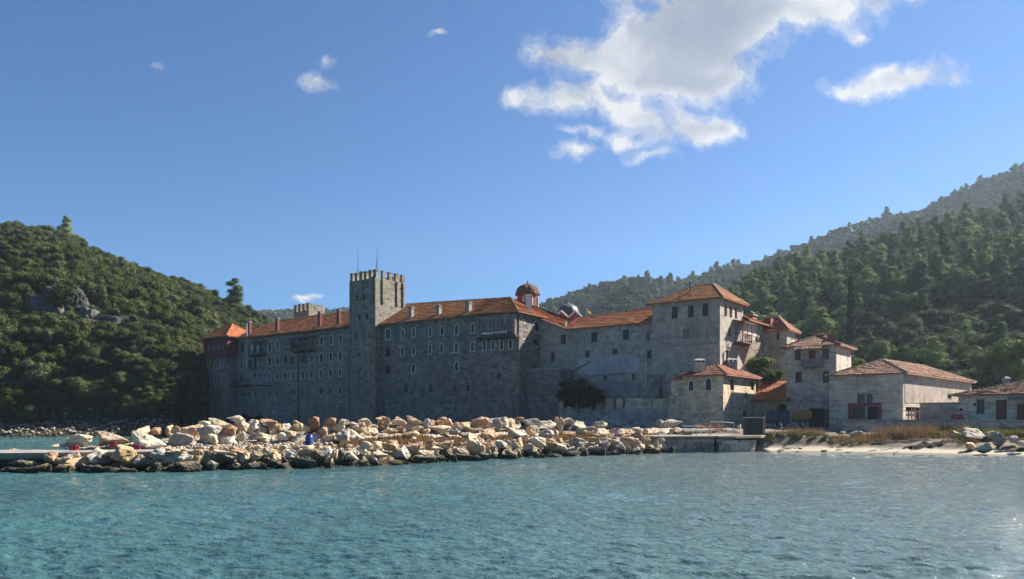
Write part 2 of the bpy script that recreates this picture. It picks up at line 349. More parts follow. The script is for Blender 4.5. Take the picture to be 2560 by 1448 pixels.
M['rock_grey'] = rockmat('rock_grey', (0.1730, 0.1564, 0.1285), (0.2883, 0.2584, 0.2142), (0.3964, 0.3536, 0.2938))
M['rock_dark'] = rockmat('rock_dark', (0.0816, 0.0680, 0.0442), (0.1632, 0.1360, 0.0884), (0.3128, 0.2584, 0.1836))
M['rock_cliff'] = rockmat('rock_cliff', (0.035, 0.032, 0.03), (0.065, 0.06, 0.055), (0.11, 0.10, 0.09))

# ------------------------------------------------------------------ terrain, sea
def interp(x, pts): return float(np.interp(x, [p[0] for p in pts], [p[1] for p in pts]))
COAST = [(14.6,72.4),(22.7,72.9),(27,73.0),(33,70.5),(43,65.0),(60,57),(220,40),(900,40),(900,1500),(-900,1500),(-900,120),(-160,131),(-100,135.5),(-72,139),(-58,140),(-46,118),(-28,98),(-8,86),(6,79)]
CA = np.array(COAST); CB = np.roll(CA, -1, 0)
def coast_dist(x, y):
    """metres inland from the shoreline (negative at sea), for arrays"""
    p = np.stack([x, y], -1)[..., None, :]; ab = CB-CA
    t = np.clip(((p-CA)*ab).sum(-1)/(ab**2).sum(-1), 0, 1)
    q = CA+t[..., None]*ab; d = np.sqrt(((p-q)**2).sum(-1)).min(-1)
    c = ((CA[:, 1] > y[..., None]) != (CB[:, 1] > y[..., None])) & (x[..., None] < (CB[:, 0]-CA[:, 0])*(y[..., None]-CA[:, 1])/(CB[:, 1]-CA[:, 1]+1e-12)+CA[:, 0])
    return np.where(c.sum(-1) % 2 == 1, d, -d)
def vnoise(x, y, s, seed=0): return mnoise.noise(Vector((x*s+seed*17.3, y*s-seed*9.1, seed*3.7)))
def ground_z(x, y):
    d = float(coast_dist(np.array([x]), np.array([y]))[0])
    return gz(d, x, y)
def gz(d, x, y):
    if 11.0 < x < 24.5 and y < 84: z = -1.5 if y < 75.5 else 1.0      # under the quay deck
    else:
        z = float(np.interp(d, [-30,-6,0,2.2,3.4,6.5,11,16,30], [-4,-1.6,-.02,.30,.75,1.1,1.75,1.95,2.1]))
        if 22 < x < 38 and y > 74.8: z = max(z, 1.42*min(1, (y-74.4)/1.5)*min(1, max(0, (37-x)/6)))
        if d > 1.8: z += .12*vnoise(x, y, .7)+.08*vnoise(x, y, 1.9, 2)
    return z
def grid_mesh(xs, ys, zf):
    n, m = len(xs), len(ys); X, Y = np.meshgrid(xs, ys); Z = zf(X, Y)
    v = np.stack([X, Y, Z], -1).reshape(-1, 3)
    i = np.arange(m-1)[:, None]*n+np.arange(n-1)[None, :]
    f = np.stack([i, i+1, i+n+1, i+n], -1).reshape(-1, 4)
    return v, f
def np_mesh(name, v, f, m, smooth=True):
    me = bpy.data.meshes.new(name); me.vertices.add(len(v)); me.vertices.foreach_set('co', np.asarray(v, np.float32).ravel())
    k = f.shape[1]; me.loops.add(f.size); me.loops.foreach_set('vertex_index', f.astype(np.int32).ravel())
    me.polygons.add(len(f)); me.polygons.foreach_set('loop_start', np.arange(0, f.size, k, dtype=np.int32))
    me.update(calc_edges=True); me.validate()
    if smooth: me.polygons.foreach_set('use_smooth', np.ones(len(me.polygons), bool))
    if m: me.materials.append(m)
    return me
def link(name, me, **kw):
    o = bpy.data.objects.new(name, me); COL.objects.link(o); tag(o, **kw); return o

def ground_mat(t):
    g = t.n('ShaderNodeNewGeometry').outputs['Position']; z = t.n('ShaderNodeSeparateXYZ', ins={0: g}).outputs[2]
    n1 = t.noise(g, .35, 6, .6); n2 = t.noise(g, 3.0, 6, .65)
    zz = t.math('ADD', z, t.math('MULTIPLY', t.math('SUBTRACT', n1, .5), .35))
    sand = t.mix(n2, (.27,.235,.18), (.40,.36,.29)); soil = t.mix(n2, (.08,.062,.046), (.20,.165,.125))
    col = t.mix(t.ramp(zz, [(.30, 0), (.55, 1)]), sand, soil)
    col = t.mix(t.ramp(z, [(-.0, 1), (.09, 0)]), col, (.20,.165,.12))
    yard = t.mix(n2, (.17,.155,.13), (.26,.235,.20)); yard = t.mix(t.ramp(n1, [(.4, 0), (.65, .5)]), yard, (.12,.10,.08))
    col = t.mix(t.ramp(t.math('MULTIPLY', z, .5), [(.84, 0), (.95, 1)]), col, yard)
    return bsdf(t, col, .95, n2, .6, .08, .1)
M['ground'] = mat('ground', ground_mat)
xs = np.concatenate([np.linspace(-900, -130, 30), np.linspace(-125, 10, 90), np.arange(10.6, 62, .45), np.linspace(63, 140, 50), np.linspace(150, 900, 20)])
ys = np.concatenate([np.arange(38, 56, 2.), np.arange(56, 92, .4), np.arange(92.6, 160, 1.5), np.linspace(165, 1500, 25)])
def gzf(X, Y):
    D = coast_dist(X, Y); Z = np.zeros_like(X)
    for i in range(X.shape[0]):
        for j in range(X.shape[1]): Z[i, j] = gz(D[i, j], X[i, j], Y[i, j])
    return Z
v, f = grid_mesh(xs, ys, gzf)
link('ground', np_mesh('ground', v, f, M['ground']), kind='structure')

def sea_mat(t):
    g = t.n('ShaderNodeNewGeometry').outputs['Position']
    n1 = t.noise(g, .045, 4, .55); st = t.vm('MULTIPLY', g, (.55, 1.0, 1.0)).outputs[0]
    n2 = t.noise(st, 7.0, 5, .62); n3 = t.noise(st, 2.6, 5, .6)
    sep = t.n('ShaderNodeSeparateXYZ', ins={0: g})
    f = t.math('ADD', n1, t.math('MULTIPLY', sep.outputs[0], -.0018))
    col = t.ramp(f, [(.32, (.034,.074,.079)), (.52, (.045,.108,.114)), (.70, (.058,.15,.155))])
    sand = t.math('MULTIPLY', t.math('ADD', sep.outputs[0], 4.0), .045, clamp=True)      # paler rightwards: brighter sky's reflection painted into the water colour, not seabed
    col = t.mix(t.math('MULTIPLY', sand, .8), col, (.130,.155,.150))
    h = t.math('ADD', t.math('MULTIPLY', n2, .45), n3)
    return bsdf(t, col, .03, h, 1.0, .19, .5, IOR=1.33)
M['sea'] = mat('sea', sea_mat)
rows = [2.5]
while rows[-1] < 48: rows.append(rows[-1]*1.0034)
while rows[-1] < 110: rows.append(rows[-1]*1.0055)
while rows[-1] < 9000: rows.append(rows[-1]*1.03)
rows = np.array(rows); cols = np.concatenate([np.linspace(-6, -.82, 60), np.linspace(-.81, .81, 840), np.linspace(.82, 6, 60)])
YY = np.repeat(rows[:, None], len(cols), 1); XX = YY*cols[None, :]
ZZ = np.zeros_like(XX); sp = YY*.0034
wl = np.exp(np.linspace(math.log(.20), math.log(6.0), 112))
for k, L in enumerate(wl):
    th = R(-108)+rng.normal(0, .6); kk = 2*math.pi/L
    amp = .030*L**.78*(1.15 if L < .42 else .75 if L < .8 else .24 if L < 2 else .12); fade = np.clip(2.3-sp*8.5/L, 0, 1)
    dx, dy = math.cos(th), math.sin(th)
    ph = kk*(dx*XX*(.55 if L < 1.6 else 1)+dy*YY)+rng.uniform(0, 6.28)+(1.6*np.sin(XX*(.21+.013*k)*dy+YY*(.37-.009*k)+k*2.3)+.8*np.sin(YY*(.9+.02*k)-XX*.6+k))*min(1, .25+L*.9)
    ZZ += fade*amp*(.3+.7*(.5+.5*np.sin(ph*.13+k*1.7)))*(1-np.abs(np.sin(ph/2))*1.6+.2)
ZZ -= ZZ[:400].mean(); ZZ = ZZ*np.clip((260-YY)/160, 0, 1)*.75
n, m = len(cols), len(rows)
i = np.arange(m-1)[:, None]*n+np.arange(n-1)[None, :]
f = np.stack([i, i+1, i+n+1, i+n], -1).reshape(-1, 4)
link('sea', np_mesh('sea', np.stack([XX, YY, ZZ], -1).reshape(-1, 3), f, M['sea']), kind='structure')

def soil_mat(t):
    g = t.n('ShaderNodeNewGeometry').outputs['Position']; n1 = t.noise(g, .08, 5); n2 = t.noise(g, .9, 6, .65)
    c = t.mix(n2, (.018,.020,.010), (.050,.048,.026)); c = t.mix(t.ramp(n1, [(.55, 0), (.7, .4)]), c, (.07,.05,.035))
    return bsdf(t, c, .95, n2, .8, .6, .1)
M['soil'] = mat('hill_soil', soil_mat)
class Hill:
    def __init__(s, sil, d0, d1, zb, lower, nz, pw=.9, seed=1, toe=0): s.toe = toe; s.sil, s.d0, s.d1, s.zb, s.lower, s.nz, s.pw, s.seed = sil, d0, d1, zb, lower, nz, pw, seed
    def pt(s, px, q):
        a, b = interp(px, s.d0), interp(px, s.d1); d = a+(b-a)*q
        zr = zat(interp(px, s.sil), b)-s.lower; zb = min(interp(px, s.zb), zr)
        if 0 <= q < s.toe: zb, zr, q_ = zb, zb+1.4, 0
        g = q/s.toe if 0 <= q < s.toe else ((q-s.toe)/(1-s.toe))**s.pw*.98+.02 if s.toe and q <= 1 and q > 0 else (max(q, 0)**s.pw if q >= 0 else q*2.2) if q <= 1 else 1-.55*(q-1)**1.3
        x = xat(px, d); env = min(1, max(q, 0)*5)*(1-.75*min(1, max(0, 1-abs(q-1)*4)))
        z = zb+(zr-zb)*g+s.nz*env*(vnoise(x, d, .018, s.seed)+.5*vnoise(x, d, .045, s.seed+3))
        return (x, d, z)
    def mesh(s, p0, p1, np_, nq, q1=1.7):
        v = [s.pt(px, q) for q in np.concatenate([[-.04, -.015], np.linspace(0, q1, nq-2)]) for px in np.linspace(p0, p1, np_)]
        i = np.arange(nq-1)[:, None]*np_+np.arange(np_-1)[None, :]
        return np.array(v), np.stack([i, i+1, i+np_+1, i+np_], -1).reshape(-1, 4)
HL = Hill([(-1500,700),(-800,560),(-200,560),(0,576),(100,582),(180,596),(230,628),(330,660),(420,694),(500,724),(560,752),(620,780),(690,806),(800,850),(950,930)],
          [(-1500,110),(-300,128),(200,137),(400,139),(500,150),(560,178),(620,195),(950,215)], [(-1500,330),(0,320),(300,290),(600,245),(950,240)], [(-1500,.3),(480,.6),(600,2),(950,2)], 4.0, 6.0, .55, 1, .03)
HR = Hill([(1500,930),(1650,860),(1760,790),(1830,742),(1880,712),(1950,672),(2020,655),(2100,632),(2200,610),(2300,580),(2400,560),(2500,530),(2560,520),(2900,420),(3600,300)],
          [(1500,150),(1900,133),(2200,120),(2560,112),(3600,100)], [(1500,260),(1900,290),(2300,310),(3600,330)], [(1500,2),(3600,3)], 7.0, 4.0, .95, 5)
HF = Hill([(900,900),(1200,812),(1350,756),(1420,738),(1480,714),(1600,697),(1700,699),(1800,668),(1870,656),(1950,624),(2050,588),(2130,560),(2250,524),(2350,488),(2450,448),(2560,402),(2900,300),(3800,200)],
          [(900,330),(3800,310)], [(900,640),(1600,700),(2560,640),(3800,640)], [(900,4),(3800,25)], 6.0, 16.0, .95, 9)
HB = Hill([(100,860),(400,820),(560,797),(620,778),(700,772),(800,775),(870,772),(1010,757),(1060,764),(1150,795),(1400,850)],
          [(100,600),(1400,600)], [(100,1050),(1400,1050)], [(100,4),(1400,4)], 6.0, 14.0, .95, 13)
v, f = HL.mesh(-1500, 950, 160, 60); link('hillside', np_mesh('hillside', v, f, M['soil']), kind='structure')
v, f = HR.mesh(1500, 3600, 140, 60); link('hillside', np_mesh('hillside', v, f, M['soil']), kind='structure')
v, f = HF.mesh(900, 3800, 150, 50); link('mountain', np_mesh('mountain', v, f, M['soil']), kind='structure')
v, f = HB.mesh(100, 1400, 80, 30); link('hill', np_mesh('hill', v, f, M['soil']), kind='structure')

# ------------------------------------------------------------------ trees
def crown(name, lobes, nleaf, size, m, seed, core=.78, spread=.36, flat=.0):
    r = np.random.default_rng(seed); L = np.array(lobes, float)     # x,y,z,rx,rz
    wgt = L[:, 3]*(L[:, 3]+L[:, 4]); wgt /= wgt.sum()
    k = r.choice(len(L), nleaf, p=wgt)
    d = r.normal(size=(nleaf, 3)); d[:, 2] += .25; d /= np.linalg.norm(d, axis=1)[:, None]
    rad = r.uniform(.80, 1.10, nleaf)[:, None]
    sc = np.stack([L[k, 3], L[k, 3], L[k, 4]], 1)
    c = L[k, :3]+d*sc*rad
    nr = d/sc*L[k, 3:4]+r.normal(size=(nleaf, 3))*spread; nr[:, 2] += flat; nr /= np.linalg.norm(nr, axis=1)[:, None]
    t = np.cross(nr, r.normal(size=(nleaf, 3))); t /= np.linalg.norm(t, axis=1)[:, None]; b = np.cross(nr, t)
    s = (size*r.uniform(.55, 1.35, nleaf))[:, None]; s2 = s*r.uniform(.5, .9, (nleaf, 1))
    q = np.stack([c-t*s-b*s2*.3, c-b*s2+t*s*.2, c+t*s+b*s2*.3, c+b*s2-t*s*.2], 1).reshape(-1, 3)
    f = np.arange(nleaf*4).reshape(-1, 4)
    tint = np.repeat(r.uniform(0, 1, nleaf)*.6+.4*(r.uniform(0, 1, len(L))[k]), 4)
    bm = bmesh.new()                                        # the leafy inside of each clump, so that crowns are not hollow
    for (x, y, z, rx, rz) in lobes:
        ret = bmesh.ops.create_icosphere(bm, subdivisions=1, radius=1)
        for vv in ret['verts']:
            j = 1+.22*(r.uniform()-.5); vv.co = Vector((x+vv.co.x*rx*core*j, y+vv.co.y*rx*core*j, z+vv.co.z*rz*core*j))
    iv = np.array([vv.co[:] for vv in bm.verts]); bm.verts.index_update()
    it = np.array([[vv.index for vv in ff.verts] for ff in bm.faces]); bm.free()
    it4 = np.concatenate([it, it[:, :1]], 1)
    me = bpy.data.meshes.new(name); allv = np.concatenate([q, iv])
    fl = [tuple(x) for x in f]+[tuple(x+len(q)) for x in it]
    me.from_pydata(allv.tolist(), [], fl); me.update(); me.materials.append(m)
    a = me.attributes.new('tint', 'FLOAT', 'POINT'); a.data.foreach_set('value', np.concatenate([tint, np.full(len(iv), .15)]).astype(np.float32))
    return me
def lobes_round(seed, n=13, rad=2.6, h=3.4):
    r = random.Random(seed); out = [(0, 0, h*.45, rad*.62, h*.42)]
    for i in range(n):
        a = r.uniform(0, 6.28); q = r.uniform(.35, .78)*rad; z = h*(r.uniform(.25, .95)*(1-.35*(q/rad)**2))
        s = r.uniform(.28, .46)*rad; out.append((q*math.cos(a), q*math.sin(a), z, s, s*r.uniform(.6, .85)))
    return out
def lobes_pine(seed, h=12, rad=2.7, n=15):
    r = random.Random(seed); out = []
    for i in range(n):
        t = (i+.6)/n; z = h*(.20+.74*t+r.uniform(-.03, .03)); env = rad*(1.1-.72*t**1.5)*r.uniform(.75, 1.2)
        a = i*2.4+r.uniform(-1, 1); q = env*r.uniform(.15, .6)
        s = max(.9, env*r.uniform(.5, .8)); out.append((q*math.cos(a), q*math.sin(a), z, s, s*r.uniform(.6, .85)))
    out.append((0, 0, h*.93, .95, .9)); return out
OAK = [crown('crown_oak', lobes_round(i, 15, 2.9, 4.0), 2600, .15, M['leaf_oak' if i % 3 else 'leaf_olive'], i) for i in range(5)]
PINE = [crown('crown_pine', lobes_pine(i+20, 11.0+i*.7, 3.0+.25*(i % 3)), 3600, .17, M['leaf_pine'], i+20, .80, .32, .08) for i in range(5)]
FAR = [crown('crown_far', lobes_round(i+40, 8, 3.0, 4.2), 420, .42, M['leaf_oak'], i+40, .85) for i in range(3)] + [crown('crown_far_pine', lobes_pine(50, 9, 3.2, 12), 420, .42, M['leaf_pine'], 50, .8)]
RUST = crown('crown_rust', lobes_round(61, 10, 2.2, 2.6), 1500, .15, M['leaf_rust'], 61)
def trunk_mesh(name, h, r, seed, m, lean=.06, limbs=5):
    rr = random.Random(seed); mb = MB(); p = Vector((0, 0, -.6)); k = 6
    for i in range(k):
        q = Vector((rr.uniform(-lean, lean)*h*.4, rr.uniform(-lean, lean)*h*.4, -.6+(h+.6)*(i+1)/k))
        mb.tube(p, q, r*(1-.8*i/k), 7, r*(1-.8*(i+1)/k)); 
        if i >= 1:
            for _ in range(max(1, limbs//k)):
                a = rr.uniform(0, 6.28); L = h*.22*rr.uniform(.7, 1.2)
                mb.tube(q, q+Vector((math.cos(a)*L, math.sin(a)*L, L*.55)), r*.35*(1-.6*i/k), 5, .02)
        p = q
    return mesh_from(name, mb.v, mb.f, m, False, True)
TR_OAK = trunk_mesh('trunk_oak', 3.0, .2, 1, M['bark']); TR_PINE = trunk_mesh('trunk_pine', 11.0, .22, 2, M['bark'], .03, 8)
def tree(name, label, cat, p, cm, tm, s, sz=None, group=None, rz=0):
    t = thing(name, label, cat, p, group); sz = sz or s
    for nm, me in (('trunk', tm), ('crown', cm)):
        o = put(nm, me, t, p, 0); o.scale = (s, s, sz); o.rotation_euler = (0, 0, rz)
    return t
def scatter(name, pts, protos, label, cat='woodland'):
    """pts: x,y,z,scale,zscale,rot,variant -> one stuff object whose points carry the crowns"""
    A = np.array(pts, float); me = bpy.data.meshes.new(name); me.vertices.add(len(A)); me.vertices.foreach_set('co', A[:, :3].astype(np.float32).ravel())
    for nm, data in (('rot', np.stack([np.zeros(len(A)), np.zeros(len(A)), A[:, 5]], 1)), ('sca', np.stack([A[:, 3], A[:, 3], A[:, 4]], 1))):
        at = me.attributes.new(nm, 'FLOAT_VECTOR', 'POINT'); at.data.foreach_set('vector', data.astype(np.float32).ravel())
    at = me.attributes.new('var', 'INT', 'POINT'); at.data.foreach_set('value', A[:, 6].astype(np.int32))
    o = link(name, me, label=label, cat=cat, kind='stuff')
    ng = bpy.data.node_groups.new(name, 'GeometryNodeTree'); ng.interface.new_socket('Geometry', in_out='INPUT', socket_type='NodeSocketGeometry'); ng.interface.new_socket('Geometry', in_out='OUTPUT', socket_type='NodeSocketGeometry')
    N = ng.nodes; LK = ng.links.new; gi = N.new('NodeGroupInput'); go = N.new('NodeGroupOutput'); jn = N.new('GeometryNodeJoinGeometry')
    def attr(nm, ty): a = N.new('GeometryNodeInputNamedAttribute'); a.data_type = ty; a.inputs[0].default_value = nm; return a.outputs[0]
    for i, po in enumerate(protos):
        cmpn = N.new('FunctionNodeCompare'); cmpn.data_type = 'INT'; cmpn.operation = 'EQUAL'; LK(attr('var', 'INT'), cmpn.inputs[2]); cmpn.inputs[3].default_value = i
        oi = N.new('GeometryNodeObjectInfo'); oi.inputs[0].default_value = po; oi.inputs[1].default_value = True
        ip = N.new('GeometryNodeInstanceOnPoints'); LK(gi.outputs[0], ip.inputs['Points']); LK(cmpn.outputs[0], ip.inputs['Selection'])
        LK(oi.outputs['Geometry'], ip.inputs['Instance']); LK(attr('rot', 'FLOAT_VECTOR'), ip.inputs['Rotation']); LK(attr('sca', 'FLOAT_VECTOR'), ip.inputs['Scale'])
        LK(ip.outputs[0], jn.inputs[0])
    LK(jn.outputs[0], go.inputs[0]); md = o.modifiers.new('scatter', 'NODES'); md.node_group = ng
    return o

ORD = ['leftmost','second from the left','third from the left','fourth from the left','fifth from the left','sixth from the left','seventh from the left','eighth from the left','ninth from the left','tenth from the left','eleventh from the left','twelfth from the left','thirteenth from the left','fourteenth from the left']
def order_labels(items, fmt_one, fmt_many):
    """items: (key phrase, x, object); labels that would repeat are told apart by their order along the picture"""
    by = {}
    for k, x, o in items: by.setdefault(k, []).append((x, o))
    for k, L in by.items():
        L.sort(key=lambda q: q[0]); n = len(L)
        for i, (x, o) in enumerate(L):
            if n == 1: o['label'] = fmt_one(k)
            else:
                w_ = ORD[i] if i < len(ORD) and i <= n//2 + (n < 3)*0 else None
                j = n-1-i
                if w_ is None or (j < i): w_ = 'rightmost' if j == 0 else ORD[j].replace('left', 'right') if j < len(ORD) else ORD[min(i, len(ORD)-1)]
                o['label'] = fmt_many(k, w_)
# left hillside: single trees one can pick out
items = []; taken = []
def near(x, y, lst, r): return any((x-a)**2+(y-b)**2 < r*r for a, b in lst)
r_ = random.Random(11)
PROTO_OAK = None
cands = []
for (lo, hi, rank, cnt, sc) in ((.02,.10,'lowest slope',22,(.7,1.1)),(.13,.30,'lower slope',26,(.8,1.4)),(.33,.62,'upper slope',28,(.8,1.4)),(.85,1.0,'skyline ridge',20,(.7,1.1))):
    for i in range(cnt):
        px = -20+(i+.5)/cnt*(640 if hi > .8 else 600 if hi > .25 else 540)+r_.uniform(-8, 8); q = r_.uniform(lo, hi); cands.append((px, q, rank, r_.uniform(*sc)))
OAKOBJ = [None]*5
for n_, (px, q, rank, s) in enumerate(cands):
    p = HL.pt(px, q); i = n_ % 5; taken.append((p[0], p[1]))
    rust = n_ in (31, 40, 44)
    t = tree('broadleaf_tree', '', 'tree', p, RUST if rust else OAK[i], TR_OAK, s, s*r_.uniform(.9, 1.25), 'trees on the wooded hillside beside the monastery', r_.uniform(0, 6))
    if not rust and OAKOBJ[i] is None: OAKOBJ[i] = [c for c in t.children if c.name.startswith('crown')][0]
    kind = 'rust brown bush' if rust else ('large ' if s > 1.15 else '')+('olive green round tree' if i % 3 == 0 else 'dark green round tree')
    items.append((f'{kind} on the west hill {rank}', px, t))
order_labels(items, lambda k: k, lambda k, w_: f'{k}, {w_}')
for (px, py, hgt, rank) in ((164,620,46,'tall pine standing alone on the skyline of the wooded western hill'),(588,770,62,'tall dark pine on the ridge just above the red timber pavilion')):
    q = .97 if px < 300 else .9; p = HL.pt(px, q); s = hgt*p[1]/FP/12+.15
    tree('pine_tree', rank, 'pine tree', p, PINE[px % 5], TR_PINE, s*1.55, s*1.25)
p = HL.pt(48, .99); tree('pine_tree', 'small pine on the skyline at the left edge of the western hill', 'pine tree', p, PINE[1], TR_PINE, .55, .5)
pts = []
def fill(hill, p0, p1, q0, q1, step, protos, smin, smax, taken, clear=(), vz=(.85, 1.25), var=None, gap=.0):
    out = []; rr = random.Random(int(p0+q1*100)); q = q0
    while q < q1:
        d = hill.pt((p0+p1)/2, q)[1]; stp = step/d*FP; px = p0+rr.uniform(0, stp)
        while px < p1:
            a = px+rr.uniform(-.4, .4)*stp; qq = q+rr.uniform(-.5, .5)*step/(interp(px, hill.d1)-interp(px, hill.d0))
            x, y, z = hill.pt(a, qq)
            if not near(x, y, taken, 2.2) and rr.random() > gap and not any(c[0] < a < c[1] and c[2] < qq < c[3] for c in clear):
                s = rr.uniform(smin, smax); out.append((x, y, z-.3, s, s*rr.uniform(*vz), rr.uniform(0, 6.28), rr.randrange(protos) if var is None else var(rr)))
            px += stp
        q += step/(interp((p0+p1)/2, hill.d1)-interp((p0+p1)/2, hill.d0))
    return out
def q_at(hill, px, py):
    """how far up the slope a hill shows at this height"""
    lo, hi = 0.0, 1.0
    for _ in range(30):
        m = (lo+hi)/2; x, y, z = hill.pt(px, m)
        if HY-(z-CZ)/y*FP > py: lo = m
        else: hi = m
    return lo
CLIFFS = [(95,205,q_at(HL,150,815),q_at(HL,150,740)),(205,290,q_at(HL,245,818),q_at(HL,245,785))]
pts = fill(HL, -420, 760, .04, 1.06, 2.7, 5, .45, 1.15, taken, CLIFFS)+fill(HL, -420, 640, .035, .17, 1.35, 5, .35, .8, taken)
scatter('woodland', pts, OAKOBJ, 'dense evergreen scrub covering the western hill down to the shore')

OAK2 = [crown('crown_oak_tall', lobes_round(80+i, 14, 2.6, 5.2), 3000, .16, M['leaf_pine'], 80+i) for i in range(5)]
# right: near pine slope
items = []; taken = []; PO = [None]*5; r_ = random.Random(5)
for (lo, hi, rank, cnt, sc) in ((.93,1.02,'top rank',24,(.75,1.15)),(.72,.86,'upper rank',24,(.8,1.15)),(.5,.66,'middle rank',24,(.75,1.1)),(.28,.44,'lower rank',24,(.65,1.0)),(.08,.22,'lowest rank',22,(.5,.85))):
    for i in range(cnt):
        px = 1850+(i+.5)/cnt*740+r_.uniform(-12, 12); q = r_.uniform(lo, hi)
        if px < 1850: px = 1850
        p = HR.pt(px, q); k = r_.randrange(5); oak = r_.random() < .3; taken.append((p[0], p[1])); s = r_.uniform(*sc)
        t = tree('broadleaf_tree', '', 'tree', p, OAK2[k], TR_OAK, s*r_.uniform(1.3, 1.8), s*r_.uniform(1.6, 2.2), 'trees on the slope behind the houses', r_.uniform(0, 6)) if oak else tree('pine_tree', '', 'pine tree', p, PINE[k], TR_PINE, s*r_.uniform(.9, 1.3), s*r_.uniform(.85, 1.15), 'pines on the slope behind the houses', r_.uniform(0, 6))
        if not oak and PO[k] is None: PO[k] = [c for c in t.children if c.name.startswith('crown')][0]
        items.append((('tall ' if s > .93 else 'small ' if s < .72 else '')+f'{"round tree" if oak else "pine"} in the east slope {rank}', px, t))
order_labels(items, lambda k: k, lambda k, w_: f'{k}, {w_}')
fr = random.Random(3)
pts = fill(HR, 1640, 2900, .01, 1.05, 4.6, 5, .7, 1.35, taken)
scatter('woodland', pts, OAKOBJ, 'broadleaf undergrowth filling the eastern slope between the pines', 'undergrowth')
pts = [(x, y, z, s*1.1, zs, ro, va) for x, y, z, s, zs, ro, va in fill(HR, 1780, 2900, .3, 1.03, 7.0, 5, .5, .95, taken, gap=.3)]
scatter('woodland', pts, PO, 'pines too many to tell apart mixed into the eastern slope')
# far mountain and low hill
FO = []
for i in range(4):
    px = (1452, 1530, 2262, 2215)[i]; p = HF.pt(px, .99)
    t = tree('broadleaf_tree' if i < 3 else 'pine_tree', ['rounded tree at the low western end of the far mountain skyline','rounded tree on the far mountain skyline above the long plaster wing','rounded tree on the far mountain skyline above the pine slope','lone pine on the far mountain skyline above the pine slope'][i], 'tree', p, FAR[i], TR_OAK, 1.3, 1.6)
    FO.append([c for c in t.children if c.name.startswith('crown')][0])
pts = fill(HF, 1150, 3000, .02, 1.02, 6.6, 3, .9, 1.7, [], var=lambda q: 3 if q.random() < .03 else q.randrange(3))
pts += [(x, y, z, s*.75, s*.85, ro, 3) for (x, y, z, s, _, ro, _) in fill(HF, 1250, 3000, .95, 1.02, 9, 3, .6, 1.3, [], gap=.8)]
scatter('forest', pts, FO, 'far forest covering the hazy mountain in the distance', 'forest')
pts = fill(HB, 350, 1300, .3, 1.02, 9, 3, 1.4, 2.3, [])
scatter('forest', pts, FO, 'far blue wooded ridge low behind the crenellated tower', 'forest')

# ------------------------------------------------------------------ walls with openings, windows, tiled roofs
UD = (.8, -.6); VD = (.6, .8); TC = (-22.9, 128.0)        # the long fronts run along UD, their returns along VD; TC = near corner of the tall tower
def G(a, b): return (TC[0]+UD[0]*a+VD[0]*b, TC[1]+UD[1]*a+VD[1]*b)
def perp(d): return (-d[1], d[0])
class Wall:
    def __init__(s, O, d, n=None): s.O, s.d = O, d; s.n = n or perp(d)
    def a(s, px):
        k = (px-CX)/FP; return (k*s.O[1]-s.O[0])/(s.d[0]-k*s.d[1])
    def dep(s, a): return s.O[1]+s.d[1]*a
    def z(s, px, py): return zat(py, s.dep(s.a(px)))
    def p(s, a, b, z): return (s.O[0]+s.d[0]*a+s.n[0]*b, s.O[1]+s.d[1]*a+s.n[1]*b, z)
    def box(s, mb, a0, a1, b0, b1, z0, z1):
        mb.box8([s.p(a0,b0,z0),s.p(a1,b0,z0),s.p(a1,b1,z0),s.p(a0,b1,z0),s.p(a0,b0,z1),s.p(a1,b0,z1),s.p(a1,b1,z1),s.p(a0,b1,z1)])
    def rot(s): return math.atan2(s.d[1], s.d[0])
def outline(w, h, arch, n=8):
    if not arch: return [(-w/2, 0), (w/2, 0), (w/2, h), (-w/2, h)]
    r = w/2; k = 1.0 if arch is True or arch == 1 else arch
    return [(-r, 0), (r, 0)]+[(r*math.cos(math.pi*i/n), h-r*k+r*k*math.sin(math.pi*i/n)) for i in range(n+1)]
def win_list(wall, zoom, lst):
    """(x, ytop, ybottom, width, style) read off an enlargement -> metres on the wall"""
    x0, y0, sc = zoom; out = []
    for (X, Y0, Y1, W_, st) in lst:
        px = x0+X/sc; a = wall.a(px); wd = abs(wall.a(px+W_/sc/2)-wall.a(px-W_/sc/2)); d = wall.dep(a)
        out.append((a, zat(y0+Y1/sc, d), zat(y0+Y0/sc, d), wd, st))
    return out
ARCH = ('arch','archb','niche','archplain')
